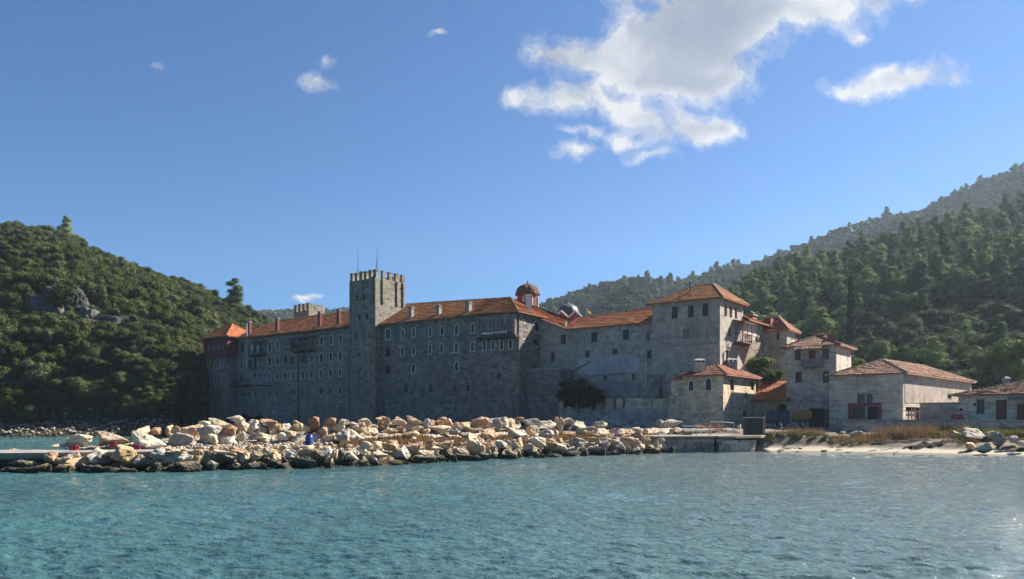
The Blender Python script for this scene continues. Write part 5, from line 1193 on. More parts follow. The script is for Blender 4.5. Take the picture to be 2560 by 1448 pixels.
# rubble core under the boulders: gently rising from the waterline to a walkway, then the crest
core = []; pxs = np.linspace(20, 1700, 130)
OFF = [(-.4,-1.2),(1.0,-.6),(2.2,.1),(3.6,.75),(6.5,1.05),(8.5,1.45),(10.5,2.1),(13,1.7),(16,.7),(19,-.6)]
for px in pxs:
    fd = front_depth(px); lo = min(1, max(0, (px-120)/420))
    for o_, z_ in OFF:
        k = 1.0 if o_ < 6 else (.32+.68*lo); z = z_ if o_ <= 6.5 else 1.0+(z_-1.0)*lo if z_ > 1 else z_
        d = fd+o_*(1 if o_ < 7 else .55+.45*lo); x = xat(px, d); core.append((x, d, z+.12*vnoise(x, d, 1.1)+.06*vnoise(x, d, 3.1)))
n = len(OFF); m_ = len(pxs); i = np.arange(m_-1)[:, None]*n+np.arange(n-1)[None, :]
f = np.stack([i, i+1, i+n+1, i+n], -1).reshape(-1, 4)
def gravel_mat(t):
    g = t.n('ShaderNodeNewGeometry').outputs['Position']
    v_ = t.n('ShaderNodeTexVoronoi', ins={'Vector': g, 'Scale': 4.5}); c = t.n('ShaderNodeSeparateColor', ins={0: v_.outputs['Color']}).outputs[0]
    n1 = t.noise(g, .5, 5)
    col = t.ramp(c, [(0, (.13,.10,.07)), (.4, (.26,.22,.17)), (1, (.44,.40,.35))]); col = t.mix(t.ramp(n1, [(.45, 0), (.65, .5)]), col, (.36,.24,.15))
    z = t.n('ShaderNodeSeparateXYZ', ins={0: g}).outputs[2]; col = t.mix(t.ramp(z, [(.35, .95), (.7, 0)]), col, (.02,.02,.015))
    return bsdf(t, col, .9, t.math('SUBTRACT', 1.0, v_.outputs['Distance']), 1.0, .15, .2)
M['gravel'] = mat('gravel', gravel_mat)
link('causeway', np_mesh('causeway', np.array(core), f, M['gravel']), kind='structure')

def rock_mesh(seed, m, sub=3, boxy=.5):
    r = random.Random(seed); bm = bmesh.new(); n = r.randint(12, 18)
    for _ in range(n):
        v_ = Vector((r.gauss(0, 1), r.gauss(0, 1), r.gauss(0, 1))).normalized()
        k = max(abs(v_.x), abs(v_.y), abs(v_.z)); v_ = v_*(1-boxy)+v_/k*boxy*.85; bm.verts.new(v_*r.uniform(.84, 1.03))
    bmesh.ops.convex_hull(bm, input=bm.verts[:]); 
    for v_ in [q for q in bm.verts if not q.link_faces]: bm.verts.remove(v_)
    bmesh.ops.bevel(bm, geom=bm.edges[:], offset=.05, segments=1, affect='EDGES', clamp_overlap=True)
    bmesh.ops.triangulate(bm, faces=bm.faces[:])
    for _ in range(sub):
        es = [e for e in bm.edges if e.calc_length() > .22]
        if not es: break
        bmesh.ops.subdivide_edges(bm, edges=es, cuts=1, use_grid_fill=False); bmesh.ops.triangulate(bm, faces=bm.faces[:])
    for v_ in bm.verts:
        c = v_.co+Vector((seed*3.1, 0, 0)); v_.co += v_.co.normalized()*(.12*mnoise.noise(c*2.2)+.07*mnoise.noise(c*5)+.045*mnoise.noise(c*13))
    bmesh.ops.recalc_face_normals(bm, faces=bm.faces[:])
    me = bpy.data.meshes.new('boulder'); bm.to_mesh(me); bm.free(); me.materials.append(m); return me
ROCK = {k: [rock_mesh(100*j+i, M['rock_'+nm], boxy=.5+.3*(i % 3)/2) for i in range(7)] for j, (k, nm) in enumerate((('w','white'),('t','tan'),('o','orange'),('g','grey'),('d','dark')))}
TONE = {'w':'cream','t':'tan','o':'orange','g':'grey','d':'dark wet'}
LAND = [(0,'by the bare pier'),(140,'by the red crates'),(330,'below the wooded hill'),(440,'west of the pavilion tower'),(520,'before the pavilion tower'),(610,'before the west wing'),(720,'near the blue barrel'),(830,'before the tall tower'),
        (950,'before the middle wing'),(1080,'right of the tall tower'),(1190,'before the banner bay'),(1300,'before the stone bastion'),(1400,'before the dark bush'),(1500,'by the battlemented wall'),(1600,'near the quay'),(1760,'on the shore'),(2300,'on the beach below the cottage')]
r_ = random.Random(77); rock_items = []
def boulder(px, py, w_, h_, tone, row, depth=None, tilt=None):
    off = {'crest':10.2,'second':8.2,'walk':5.5,'front':1.7,'tide':.5}.get(row, 0)
    if depth is None:
        lo = min(1, max(0, (px-120)/420)); off = off if off < 7 else off*(.62+.38*lo); depth = front_depth(px)+off
    sc = depth/FP; sx, sz = w_*sc/2, h_*sc/2; sy = (sx+sz)*.5*r_.uniform(.8, 1.15)
    me = r_.choice(ROCK[tone]); o = bpy.data.objects.new('boulder', me); COL.objects.link(o)
    o.location = P3(px, py, depth+sy*.3); fl = r_.choice((-1, 1))
    q_ = 1.32 if row in ('front', 'tide') else 1.24 if row else 1.05; o.scale = (sx*q_*fl, sy*q_, sz*q_*1.05); o.rotation_euler = (r_.uniform(-.15, .15), r_.uniform(-.28, .28)*(.35 if w_ > 1.8*h_ else 1) if tilt is None else tilt, r_.uniform(-.3, .3))
    shp = 'flat slab' if w_ > 2.3*h_ else ('upright boulder' if h_ > 1.15*w_ else ('large boulder' if w_*depth > 52*55 else 'boulder' if w_*depth > 28*55 else 'small stone'))
    lm = [t_ for x_, t_ in LAND if px >= x_][-1]
    rw = {'crest':'on the crest','second':'under the crest','walk':'on the walkway','front':'on the seaward slope','tide':'at the waterline'}.get(row, '')
    o['category'] = 'boulder'; o['group'] = 'boulders of the breakwater' if row else 'boulders along the shore'
    rock_items.append((f'{TONE[tone]} {shp} {rw} {lm}'.replace('  ', ' '), px, o)); taken_rocks.append((px, py, w_, h_)); return o
taken_rocks = []
CR = '''203 1104 72 32 w|289 1097 92 36 w|150 1114 34 10 w|352 1080 46 28 t|390 1078 34 18 o|430 1080 32 30 t|435 1078 36 26 t|478 1075 54 36 t|512 1063 32 20 w|556 1061 68 32 w|592 1048 50 18 w|602 1066 38 28 w|630 1065 40 30 w|671 1058 48 18 o|680 1078 26 32 o|697 1074 22 28 o|716 1070 30 24 w|752 1068 52 34 t|785 1062 32 34 o|826 1057 34 20 o|848 1068 36 26 t|815 1074 26 30 w|860 1060 34 24 w|880 1057 36 14 w|884 1067 58 20 w|912 1056 34 18 w|928 1065 32 24 t|942 1049 22 10 o|962 1054 34 22 t|958 1066 28 22 o|993 1056 36 14 w|1004 1054 32 24 t|1036 1051 42 22 w|1035 1068 46 26 w|1068 1062 22 28 g|1080 1061 20 20 o|1097 1057 28 16 t|1106 1051 22 18 o|1121 1060 22 24 o|1096 1072 58 26 t|1140 1065 18 16 o|1160 1062 34 20 t|1172 1075 38 16 o|1201 1058 44 30 o|1240 1062 54 40 g|1265 1058 30 28 w|1281 1060 46 28 w|1299 1048 22 12 o|1331 1065 56 36 g|1367 1063 46 24 w|1398 1062 26 36 t|1420 1054 30 16 w|1423 1070 30 32 g|1449 1063 34 22 w|1499 1064 38 22 w|1475 1073 24 12 o|500 1070 30 24 t|650 1078 30 24 g|900 1076 26 20 t|1060 1080 34 20 t|1215 1078 50 22 t|1150 1072 26 20 w'''
SE = '''378 1104 90 50 w|460 1103 76 44 g|523 1106 48 48 w|528 1078 54 28 g|572 1107 74 38 w|575 1079 38 32 o|641 1090 52 20 w|623 1106 36 12 w|660 1103 36 20 g|606 1090 26 26 g|706 1093 30 20 w|728 1084 26 20 t|740 1096 52 30 g|790 1097 24 28 g|808 1083 26 24 o|820 1095 36 24 t|858 1090 36 38 g|888 1089 40 36 w|916 1078 22 24 t|934 1078 24 16 w|944 1090 32 16 g|930 1097 28 16 t|975 1078 40 14 t|1000 1076 26 20 o|1026 1086 42 18 t|1020 1097 40 12 w|1116 1086 28 14 w|1140 1079 36 18 g|1165 1088 34 14 g|1130 1098 26 14 o|1222 1090 44 22 t|1240 1100 26 20 t|1295 1084 54 28 w|1330 1079 30 22 t|1366 1085 38 20 g|1387 1080 20 24 t|1452 1080 32 22 w|1428 1086 34 16 t|1505 1080 38 18 w|1541 1080 38 18 w|1480 1086 40 16 w|1570 1080 26 14 t|1590 1076 34 16 w|1612 1082 22 20 t|1560 1090 36 14 o|1490 1095 26 12 o|1520 1092 30 14 t|1590 1090 30 18 o|1625 1092 26 20 o|1645 1095 24 16 t'''
FR = '''312 1134 62 52 t|245 1141 44 36 w|130 1141 36 22 o|172 1147 54 28 w|200 1156 62 26 t|140 1166 62 34 d|70 1163 72 30 d|225 1170 28 22 t|295 1168 88 24 d|392 1135 52 26 g|425 1145 34 22 w|262 1152 34 24 d|345 1150 40 26 d|355 1165 36 18 d|385 1162 42 26 d|440 1128 50 12 w|465 1142 52 30 w|492 1141 28 32 t|470 1166 56 20 d|410 1152 40 24 g|520 1150 36 36 d|560 1131 42 10 t|580 1131 64 14 o|550 1152 50 30 d|607 1148 44 32 t|618 1164 48 24 d|535 1169 40 10 d|585 1158 40 24 d|640 1146 34 36 d|663 1158 30 20 d|672 1132 34 20 t|690 1142 30 28 t|702 1157 22 28 d|728 1140 28 18 g|733 1152 36 24 d|765 1130 46 14 w|755 1148 30 24 w|790 1148 48 44 d|816 1128 26 26 w|835 1146 30 32 t|852 1146 26 40 d|877 1135 38 32 w|905 1150 40 26 d|905 1128 34 18 w|925 1124 30 16 w|947 1132 42 18 w|925 1146 22 20 t|950 1148 32 18 t|968 1142 24 22 d|980 1113 40 22 o|998 1137 54 38 g|945 1112 26 16 t|915 1112 30 14 w|1030 1118 48 30 t|1056 1138 54 22 w|1037 1150 40 18 d|1085 1118 44 14 w|1075 1108 24 14 t|1112 1110 42 20 t|1117 1129 38 24 d|1092 1148 34 20 d|1150 1132 38 20 w|1140 1146 42 24 d|1165 1140 22 26 w|1190 1111 48 50 t|1180 1147 30 16 d|1205 1140 30 22 d|1228 1137 30 26 d|1225 1118 30 22 o|1250 1112 30 20 g|1262 1128 34 26 d|1250 1145 36 14 d|1285 1112 24 30 w|1300 1108 20 24 t|1305 1140 36 16 d|1330 1132 48 20 w|1345 1106 36 24 w|1340 1143 30 12 d|1320 1118 30 18 g|1378 1108 38 20 o|1391 1121 44 22 w|1388 1135 38 20 d|1365 1130 26 26 d|1425 1128 44 18 w|1444 1108 38 24 g|1448 1124 26 26 t|1472 1110 26 14 w|1470 1132 24 18 d|1496 1127 40 30 w|1510 1112 28 22 g|1487 1103 30 16 t|1528 1128 22 24 d|1538 1110 20 30 g|1551 1122 24 30 w|1536 1102 32 16 t|1566 1122 22 24 t|1570 1102 28 20 o|1592 1121 38 32 w|1585 1106 24 16 w|1615 1106 22 26 t|1622 1126 30 24 d|1640 1118 26 26 w|1655 1124 22 32 w|1670 1128 28 22 g|1605 1096 24 20 o|1650 1104 22 18 t|1678 1118 20 16 w'''
for row, txt in (('crest', CR), ('second', SE), ('front', FR)):
    for q in txt.split('|'):
        a = q.split(); boulder(float(a[0]), float(a[1]), float(a[2]), float(a[3]), a[4], row)
# smaller stones filling the seaward slope, the waterline and the foot of the crest
for i in range(56):
    px = 30+i*30+r_.uniform(-16, 16); d = front_depth(px)+r_.uniform(-.3, .9); boulder(px, HY-(r_.uniform(-.15, .3)-CZ)*FP/d, r_.choice((18, 26, 40, 62))*r_.uniform(.8, 1.1), r_.uniform(12, 30), r_.choice('dddgt'), 'tide')
for i in range(40):
    px = 400+i*31+r_.uniform(-10, 10); d = front_depth(px)+r_.uniform(3.2, 5.2); boulder(px, HY-(1.18-CZ)*FP/d, r_.uniform(14, 28), r_.uniform(8, 15), r_.choice('wtotwg'), 'walk', d)
# beyond the breakwater: shaded stones at the wall foot, slab group by the quay, beach rocks, far shore
for q in '''1530 1057 26 18 g 96|1553 1061 40 20 g 95|1572 1054 28 18 g 97|1600 1062 42 20 g 93|1627 1065 20 16 w 90|1520 1066 34 14 g 92|1565 1070 30 14 g 90|1678 1060 74 26 w 84|1650 1060 28 22 g 85|1655 1084 26 16 w 78|1680 1079 24 18 w 79|1694 1077 28 22 w 79.5|1704 1083 20 14 w 79|1640 1074 30 14 t 81
2432 1084 64 28 w 71|2390 1085 30 22 t 73|2412 1074 34 18 t 75|2500 1098 48 34 g 68.5|2466 1120 46 26 w 66|2532 1098 34 22 g 68|2552 1112 30 24 w 66|2425 1113 36 22 t 68|2480 1088 34 22 w 71|2580 1105 44 30 g 67|2140 1086 34 16 w 77|2105 1084 26 12 w 78|2065 1088 20 14 w 77|2075 1092 30 12 g 76|1955 1124 14 6 w 73|2060 1128 18 6 w 71|2000 1122 12 5 g 73'''.replace('\n', '|').split('|'):
    a = q.split(); boulder(float(a[0]), float(a[1]), float(a[2]), float(a[3]), a[4], '', float(a[5]))
order_labels(rock_items, lambda k: k, lambda k, w_: f'{k}, {w_}')
# pebbly far shore, one loose mass
mb = MB(); rr = random.Random(8)
ico = bmesh.new(); bmesh.ops.create_icosphere(ico, subdivisions=1, radius=1); IV = [v_.co.copy() for v_ in ico.verts]; IF = [tuple(v_.index for v_ in f_.verts) for f_ in ico.faces]
def pebble(mb, x, y, z, s, fl=.6):
    a = [rr.uniform(.6, 1.2) for _ in IV]; mb.add([(x+v_.x*s*k, y+v_.y*s*k, z+v_.z*s*fl*k) for v_, k in zip(IV, a)], IF)
for i in range(1300):
    px = rr.uniform(-350, 560); t_ = rr.random()**1.4; q_ = -.012+t_*.045; x, y, z = HL.pt(px, q_)
    pebble(mb, x, y, max(z, -.1)+rr.uniform(.0, .3), rr.uniform(.10, .42)*(1.7 if rr.random() < .08 else 1))
o = obj('shore_rubble', mb, M['rock_grey'], uv=False); tag(o, 'loose stones and pebbles along the shaded foot of the western hill', 'rubble', kind='stuff')
mb = MB()
for i in range(3600):
    px = rr.uniform(420, 1680); fd = front_depth(px); o_ = rr.uniform(1.0, 8.5); d = fd+o_; z = float(np.interp(o_, [0,2.2,3.6,6.5,8.5], [-.6,.1,.75,1.05,1.45])); pebble(mb, xat(px, d), d, z+.05, rr.uniform(.06, .22))
o = obj('breakwater_rubble', mb, M['gravel'], uv=False); tag(o, 'broken stone and gravel between the boulders of the breakwater', 'rubble', kind='stuff')

# pier: pale slab with dark seaward face
def slab(pts, z0, z1):
    mb = MB(); n = len(pts); b = [(x, y, z0) for x, y in pts]; t_ = [(x, y, z1) for x, y in pts]; mb.add(b+t_, [tuple(range(n))[::-1], tuple(range(n, 2*n))]+[(i, (i+1) % n, n+(i+1) % n, n+i) for i in range(n)]); return mb
def pier_mat(t):
    g = t.n('ShaderNodeNewGeometry').outputs['Position']; z = t.n('ShaderNodeSeparateXYZ', ins={0: g}).outputs[2]; n1 = t.noise(g, 1.6, 6, .65)
    col = t.mix(n1, (.22,.21,.18), (.38,.36,.32)); col = t.mix(t.ramp(t.math('ADD', z, t.math('MULTIPLY', n1, .25)), [(.72, 1), (1.0, 0)]), col, (.035,.032,.025))
    return bsdf(t, col, .9, n1, .4, .05, .2)
M['pier'] = mat('pier', pier_mat)
pier = thing('pier', 'pale concrete pier deck running out at the left edge with a dark wet side', 'pier', (-33, 47, 0))
obj('base', slab([(-60, 46.6),(-30.4, 46.4),(-20.5, 48.9),(-20.9, 51.6),(-31, 50.6),(-60, 49.8)], -1.5, .93), M['pier'], pier)
obj('deck', slab([(-60, 46.4),(-30.4, 46.2),(-20.4, 48.7),(-20.9, 51.8),(-31, 50.8),(-60, 50)], .934, 1.07), M['concrete'], pier)

# quay with its cracked face
qf = [(13.2,71.3),(18.9,72.2),(19.6,72.1)]; quay = thing('quay', 'cracked old concrete quay wall between the breakwater and the beach', 'quay', (18, 72.3, 0))
def qpt(px, d, z): return (xat(px, d), d, z)
def rough_block(a, b, z0, z1, depth, seed, nx=14, nz=5, amp=.10):
    """block whose seaward face is uneven; a, b are plan points of the face"""
    r = random.Random(seed); mb = MB(); A, B = Vector((*a, 0)), Vector((*b, 0)); nrm = Vector((-(B-A).y, (B-A).x, 0)).normalized(); vs = []
    for j in range(nz+1):
        for i in range(nx+1):
            p = A.lerp(B, i/nx)+nrm*(amp*vnoise(i*.9+seed, j*1.3, 1.0)+(.35*(1-j/nz)**2)*(.5+vnoise(i, seed, .6))); vs.append((p.x, p.y, z0+(z1-z0)*j/nz))
    k = len(vs)
    for i in range(nx+1): p = A.lerp(B, i/nx)+nrm*depth; vs.append((p.x, p.y, z1))
    fs = [(j*(nx+1)+i, j*(nx+1)+i+1, (j+1)*(nx+1)+i+1, (j+1)*(nx+1)+i) for j in range(nz) for i in range(nx)]
    fs += [(nz*(nx+1)+i, nz*(nx+1)+i+1, k+i+1, k+i) for i in range(nx)]
    e = [A+nrm*depth, B+nrm*depth]; m0 = len(vs); vs += [(e[0].x, e[0].y, z0), (e[1].x, e[1].y, z0)]
    fs += [(0, nz*(nx+1), k, m0), (nx, nz*(nx+1)+nx, k+nx, m0+1)]
    mb.add(vs, fs); return mb
obj('wall', rough_block((13.6,71.6),(17.9,72.4), -.6, 1.22, 3.5, 1), M['quay_wall'], quay)
obj('wall', rough_block((17.95,72.45),(19.3,72.6), -.6, 1.20, 3.5, 2, 6), M['quay_wall'], quay)
obj('wall', rough_block((19.75,72.3),(21.2,72.5), -.2, 1.16, 3.5, 3, 6), M['quay_wall'], quay)
obj('wall', rough_block((21.25,72.55),(23.9,74.3), -.2, 1.05, 3.5, 4, 8), M['quay_wall'], quay)
obj('deck', slab([(13.4,71.4),(19.35,72.35),(19.4,73.1),(19.75,73.1),(19.7,72.1),(21.3,72.3),(24.3,74.2),(27.5,80),(30,92),(20,92),(16,80),(11,78)], 1.26, 1.47), M['deck'], quay)
obj('kerb_block', rough_block((19.9,72.0),(21.4,72.2), .62, 1.0, .8, 5, 5, 2, .05), M['quay_wall'], quay)
# railings on the quay
def railing(label, pts, zt, d0=None, lean=0):
    p0 = Vector(pts[0]); t = thing('railing', label, 'railing', p0, 'rusty railings on the quay'); 
    for p in pts: mb = MB(); p = Vector(p); mb.tube(p, p+Vector((lean, 0, zt)), .03, 6); obj('post', mb, M['metal_grey'], t)
    for h in (zt, zt*.5):
        mb = MB()
        for a, b in zip(pts, pts[1:]): mb.tube(Vector(a)+Vector((lean*h/zt,0,h)), Vector(b)+Vector((lean*h/zt,0,h)), .028, 6)
        obj('rail', mb, M['metal_grey'], t)
railing('bent low railing along the quay edge, nearer the boulders', [qpt(1708,73.6,1.45), qpt(1741,73.9,1.45), qpt(1774,74.2,1.4)], .95)
railing('straight higher railing along the quay edge, nearer the black tank', [qpt(1775,74.3,1.5), qpt(1806,74.5,1.5), qpt(1833,74.7,1.4)], 1.3, lean=.05)

# ------------------------------------------------------------------ objects on pier, quay, yard, terrace
def crate(px, py, d, w_, h_, label, rz=.2):
    x, y, z = P3(px, py, d); t = thing('crate', label, 'crate', (x, y, z), 'red plastic crates on the pier'); W_ = w_/2; D_ = w_*.38
    mb = MB(); mb.box(x-W_, x+W_, y-D_, y+D_, z, z+.05)
    for s in (-1, 1):
        mb.box(x-W_, x+W_, y+s*D_-.02, y+s*D_+.02, z+.053, z+h_*.32); mb.box(x-W_-.02, x+W_+.02, y+s*D_-.035, y+s*D_+.035, z+h_*.8, z+h_)
        mb.box(x+s*W_-.02, x+s*W_+.02, y-D_+.022, y+D_-.022, z+.053, z+h_*.32); mb.box(x+s*W_-.03, x+s*W_+.03, y-D_+.04, y+D_-.04, z+h_*.8+.002, z+h_-.002)
        for i in range(5):
            a = x-W_+.03+(2*W_-.06)*i/4; mb.box(a-.035, a+.035, y+s*D_-.018, y+s*D_+.018, z+h_*.32+.003, z+h_*.8-.003)
    c = obj('body', mb, M['red_plastic'], t); mb = MB()
    for s in (-1, 1): mb.box(x+s*(W_+.035)-.01, x+s*(W_+.035)+.01, y-.09, y+.09, z+h_*.84, z+h_*.93)
    obj('handle', mb, M['red_plastic'], t)
crate(185.5, 1126, 48.6, .44, .30, 'wide red plastic crate on the pier in front of the pale slab boulder')
crate(283, 1118, 49.2, .34, .32, 'red plastic crate on the pier under the long pale boulder')
crate(344, 1124, 49.0, .32, .28, 'red plastic crate wedged between tan and white boulders')
# blue barrel: tapered tub standing upside down
x, y, z = P3(773, 1113, front_depth(773)+6.2); t = thing('barrel', 'blue plastic barrel standing on the gravel walkway', 'barrel', (x, y, z)); mb = MB()
mb.lathe((x, y, z), [(.0,0),(.33,0),(.34,.04),(.32,.07),(.305,.26),(.31,.29),(.30,.31),(.27,.53),(.275,.56),(.26,.58),(.24,.71),(.22,.74),(0,.74)], 24); obj('body', mb, M['blue_plastic'], t, smooth=True)
mb = MB(); mb.lathe((x, y, z+.743), [(.0,0),(.18,0),(.18,.03),(.0,.03)], 20); obj('lid', mb, M['blue_plastic'], t)
# black box near the barrel
x, y, z = P3(842, 1111, front_depth(842)+6.5); mb = MB(); mb.box(x-.26, x+.26, y-.2, y+.2, z, z+.22); mb.box(x-.28, x+.28, y-.22, y+.22, z+.223, z+.27); mb.box(x-.08, x+.08, y-.24, y-.222, z+.1, z+.15)
tag(obj('box', mb, M['black_tank']), 'small black box on the walkway beside dry grass', 'box')
# big black tank
d = 77.5; x, y, z = P3(1884, 1087, d); t = thing('water_tank', 'big open black cylindrical tank standing on the quay', 'tank', (x, y, z)); mb = MB(); mb.lathe((x, y, z), [(1.02,0),(1.03,.1),(1.05,1.68),(1.07,1.70),(1.07,1.76),(1.0,1.76),(.98,.1),(0,.08)], 40); obj('body', mb, M['black_tank'], t, smooth=False)
mb = MB(); mb.lathe((x, y, z+1.70), [(1.08,0),(1.11,.02),(1.11,.07),(1.0,.075)], 40); obj('rim', mb, M['metal_grey'], t)
for s in (-1, .85):
    mb = MB(); a = R(-90)+s*.75; mb.tube((x+1.05*math.cos(a), y+1.05*math.sin(a), z+.1), (x+1.07*math.cos(a), y+1.07*math.sin(a), z+1.68), .03, 6); obj('seam', mb, M['black_tank'], t)
# posts by the tank
x, y, z = P3(1910, 1078, 82); mb = MB(); mb.tube((x, y, z-.4), (x+.05, y, zat(1018, 82)), .13, 8, .11); mb.tube((x+.05, y, zat(1018, 82)), (x+.05, y, zat(1018, 82)+.08), .16, 8); tag(obj('wooden_post', mb, M['bark']), 'weathered wooden post standing behind the black tank', 'post')
x, y, z = P3(1955, 1082, 79.5); mb = MB(); mb.box(x-.06, x+.06, y-.05, y+.05, z-.3, z+.85); mb.box(x-.08, x+.08, y-.06, y+.06, z+.852, z+.92); tag(obj('marker_post', mb, M['trim']), 'short pale marker post at the edge of the dry reeds', 'post')

def wheel(t, c, ax, r=.38, w_=.24, nm='wheel'):
    c = Vector(c); ax = Vector(ax).normalized(); mb = MB(); mb.tube(c-ax*w_/2, c+ax*w_/2, r, 22)
    wh = obj(nm, mb, M['rubber'], t); mb = MB(); mb.tube(c-ax*(w_/2+.012), c+ax*(w_/2+.012), r*.58, 14); obj('rim', mb, M['metal_grey'], wh)
    mb = MB(); mb.tube(c-ax*(w_/2+.03), c+ax*(w_/2+.03), r*.2, 8); obj('hub', mb, M['metal_dark'], wh); return wh
# dark blue off-roader seen from its side, nose to the left
wv = Wall((xat(1874, 89.5), 89.5), (.97, -.24)); z0 = 2.12
van = thing('off_road_car', 'old dark blue boxy off-road car with roof rack parked in the shade', 'car', wv.p(2.2, .8, z0))
prof = [(0,.42),(0,.98),(.08,1.04),(1.22,1.12),(1.62,1.86),(1.74,1.92),(4.30,1.92),(4.42,1.84),(4.5,1.05),(4.5,.42),(3.95,.42),(3.85,.66),(3.6,.80),(3.3,.80),(3.05,.66),(2.95,.42),(1.35,.42),(1.25,.66),(1.0,.80),(.72,.80),(.48,.66),(.38,.42)]
mb = MB(); n = len(prof); W_ = 1.72
def tuck(a, z): return .14*max(0, (z-1.1)/.8)
L_ = [wv.p(a, tuck(a, z), z0+z) for a, z in prof]; R_ = [wv.p(a, W_-tuck(a, z), z0+z) for a, z in prof]
mb.add(L_+R_, [tuple(range(n)), tuple(range(n, 2*n))[::-1]]+[(i, (i+1) % n, n+(i+1) % n, n+i) for i in range(n)]); body = obj('body', mb, M['van_paint'], van)
for a0_, a1_, a2_, a3_ in ((1.50,2.28,1.80,2.28),(2.40,3.18,2.40,3.18),(3.32,4.25,3.32,4.2)):
    mb = MB(); q = [(a0_,1.16),(a1_,1.16),(a3_,1.74),(a2_,1.74)]; mb.quad(*[wv.p(a, tuck(a, z)-.012, z0+z) for a, z in q]); mb.quad(*[wv.p(a, W_-tuck(a, z)+.012, z0+z) for a, z in q]); obj('side_window', mb, M['glass_curtain'], van)
mb = MB(); q = [(1.25,1.18,.12),(1.60,1.82,.22)]; mb.quad(wv.p(1.24,.14,z0+1.18), wv.p(1.24,W_-.14,z0+1.18), wv.p(1.57,W_-.24,z0+1.80), wv.p(1.57,.24,z0+1.80)); obj('windscreen', mb, M['glass_curtain'], van)
for a in (2.34, 3.25):
    mb = MB(); wv.box(mb, a-.012, a+.012, -.008, .0, z0+.5, z0+1.1); obj('door_gap', mb, M['rubber'], van)
    mb = MB(); wv.box(mb, a+.08, a+.24, -.05, -.004, z0+.98, z0+1.02); obj('handle', mb, M['metal_grey'], van)
for a in (.86, 3.45):
    for b in (.12, W_-.12): wheel(van, wv.p(a, b, z0+.38), (wv.n[0], wv.n[1], 0))
mb = MB(); wv.box(mb, -.16, -.003, .05, W_-.05, z0+.45, z0+.60); obj('bumper', mb, M['metal_dark'], van)
mb = MB(); wv.box(mb, 4.503, 4.65, .05, W_-.05, z0+.45, z0+.60); obj('bumper', mb, M['metal_dark'], van)
for b in (.3, W_-.3): mb = MB(); c = Vector(wv.p(0, b, z0+.85)); ax = Vector((wv.d[0], wv.d[1], 0)); mb.tube(c-ax*.03, c+ax*.02, .12, 12); obj('headlight', mb, M['white_frame'], van)
mb = MB()
for b in (.3, W_-.3): wv.box(mb, 1.8, 4.3, b-.02, b+.02, z0+2.02, z0+2.06)
for i in range(6): a = 1.85+i*.48; wv.box(mb, a-.02, a+.02, .28, W_-.28, z0+2.062, z0+2.09); wv.box(mb, a-.02, a+.02, .28, .32, z0+1.923, z0+2.018)
obj('roof_rack', mb, M['metal_dark'], van)
mb = MB(); wv.box(mb, 1.15, 1.28, -.2, -.02, z0+1.12, z0+1.28); obj('wing_mirror', mb, M['rubber'], van)
# yellow trailer machine
wt = Wall((xat(1976, 88.5), 88.5), (.96, -.28)); z0 = 2.15
tr = thing('trailer', 'yellow covered machine on a dark two wheeled trailer beside the garage mouth', 'trailer', wt.p(1.2, .6, z0)); Lt = 2.35
mb = MB(); sec = [(0,1.0),(-.02,1.15),(.02,1.80),(.16,1.95),(1.14,1.95),(1.28,1.80),(1.32,1.15),(1.3,1.0)]
A_ = [wt.p(.28, b, z0+z) for b, z in sec]; B_ = [wt.p(Lt, b, z0+z) for b, z in sec]; C_ = [wt.p(.20, b*.96+.02, z0+z*.98) for b, z in sec]; n = len(sec)
mb.add(A_+B_, [tuple(range(n)), tuple(range(n, 2*n))[::-1]]+[(i, (i+1) % n, n+(i+1) % n, n+i) for i in range(n)]); obj('hood', mb, M['yellow_paint'], tr)
mb = MB()
for i in range(3): a = .55+i*.6; wt.box(mb, a, a+.45, -.035, -.012, z0+1.25, z0+1.28); wt.box(mb, a, a+.45, -.035, -.012, z0+1.35, z0+1.38)
obj('vent', mb, M['metal_dark'], tr)
mb = MB(); wt.box(mb, -.1, Lt+.15, .05, 1.25, z0+.55, z0+.66); wt.box(mb, .2, Lt-.1, .2, 1.1, z0+.663, z0+.99); mb.tube(wt.p(-.1, .65, z0+.6), wt.p(-.75, .65, z0+.5), .05, 6); mb.tube(wt.p(-.6, .65, z0+.5), wt.p(-.6, .65, z0), .04, 6); obj('chassis', mb, M['metal_dark'], tr)
for b in (0.0, 1.3): wheel(tr, wt.p(1.35, b, z0+.34), (wt.n[0], wt.n[1], 0), .34, .2)
mb = MB(); mb.tube(wt.p(Lt+.1, .2, z0+.6), wt.p(Lt+.1, .2, z0), .04, 6); obj('support_leg', mb, M['metal_dark'], tr)
# red drums on the terrace
for px, lab in ((2384.5, 'red plastic drum against the shaded yard wall, further from the cottage'), (2400.5, 'red plastic drum against the shaded yard wall, nearer the cottage')):
    d = 78.5; x, y, z = P3(px, 1049, d); t = thing('drum', lab, 'drum', (x, y, z-.1), 'red drums on the terrace'); mb = MB(); mb.lathe((x, y, z-.1), [(0,0),(.27,0),(.29,.04),(.29,.24),(.305,.26),(.29,.28),(.29,.5),(.27,.6),(0,.62)], 20); obj('body', mb, M['red_plastic'], t)
    mb = MB(); mb.lathe((x, y, z+.523), [(0,0),(.12,0),(.12,.04),(0,.04)], 12); obj('lid', mb, M['red_plastic'], t)
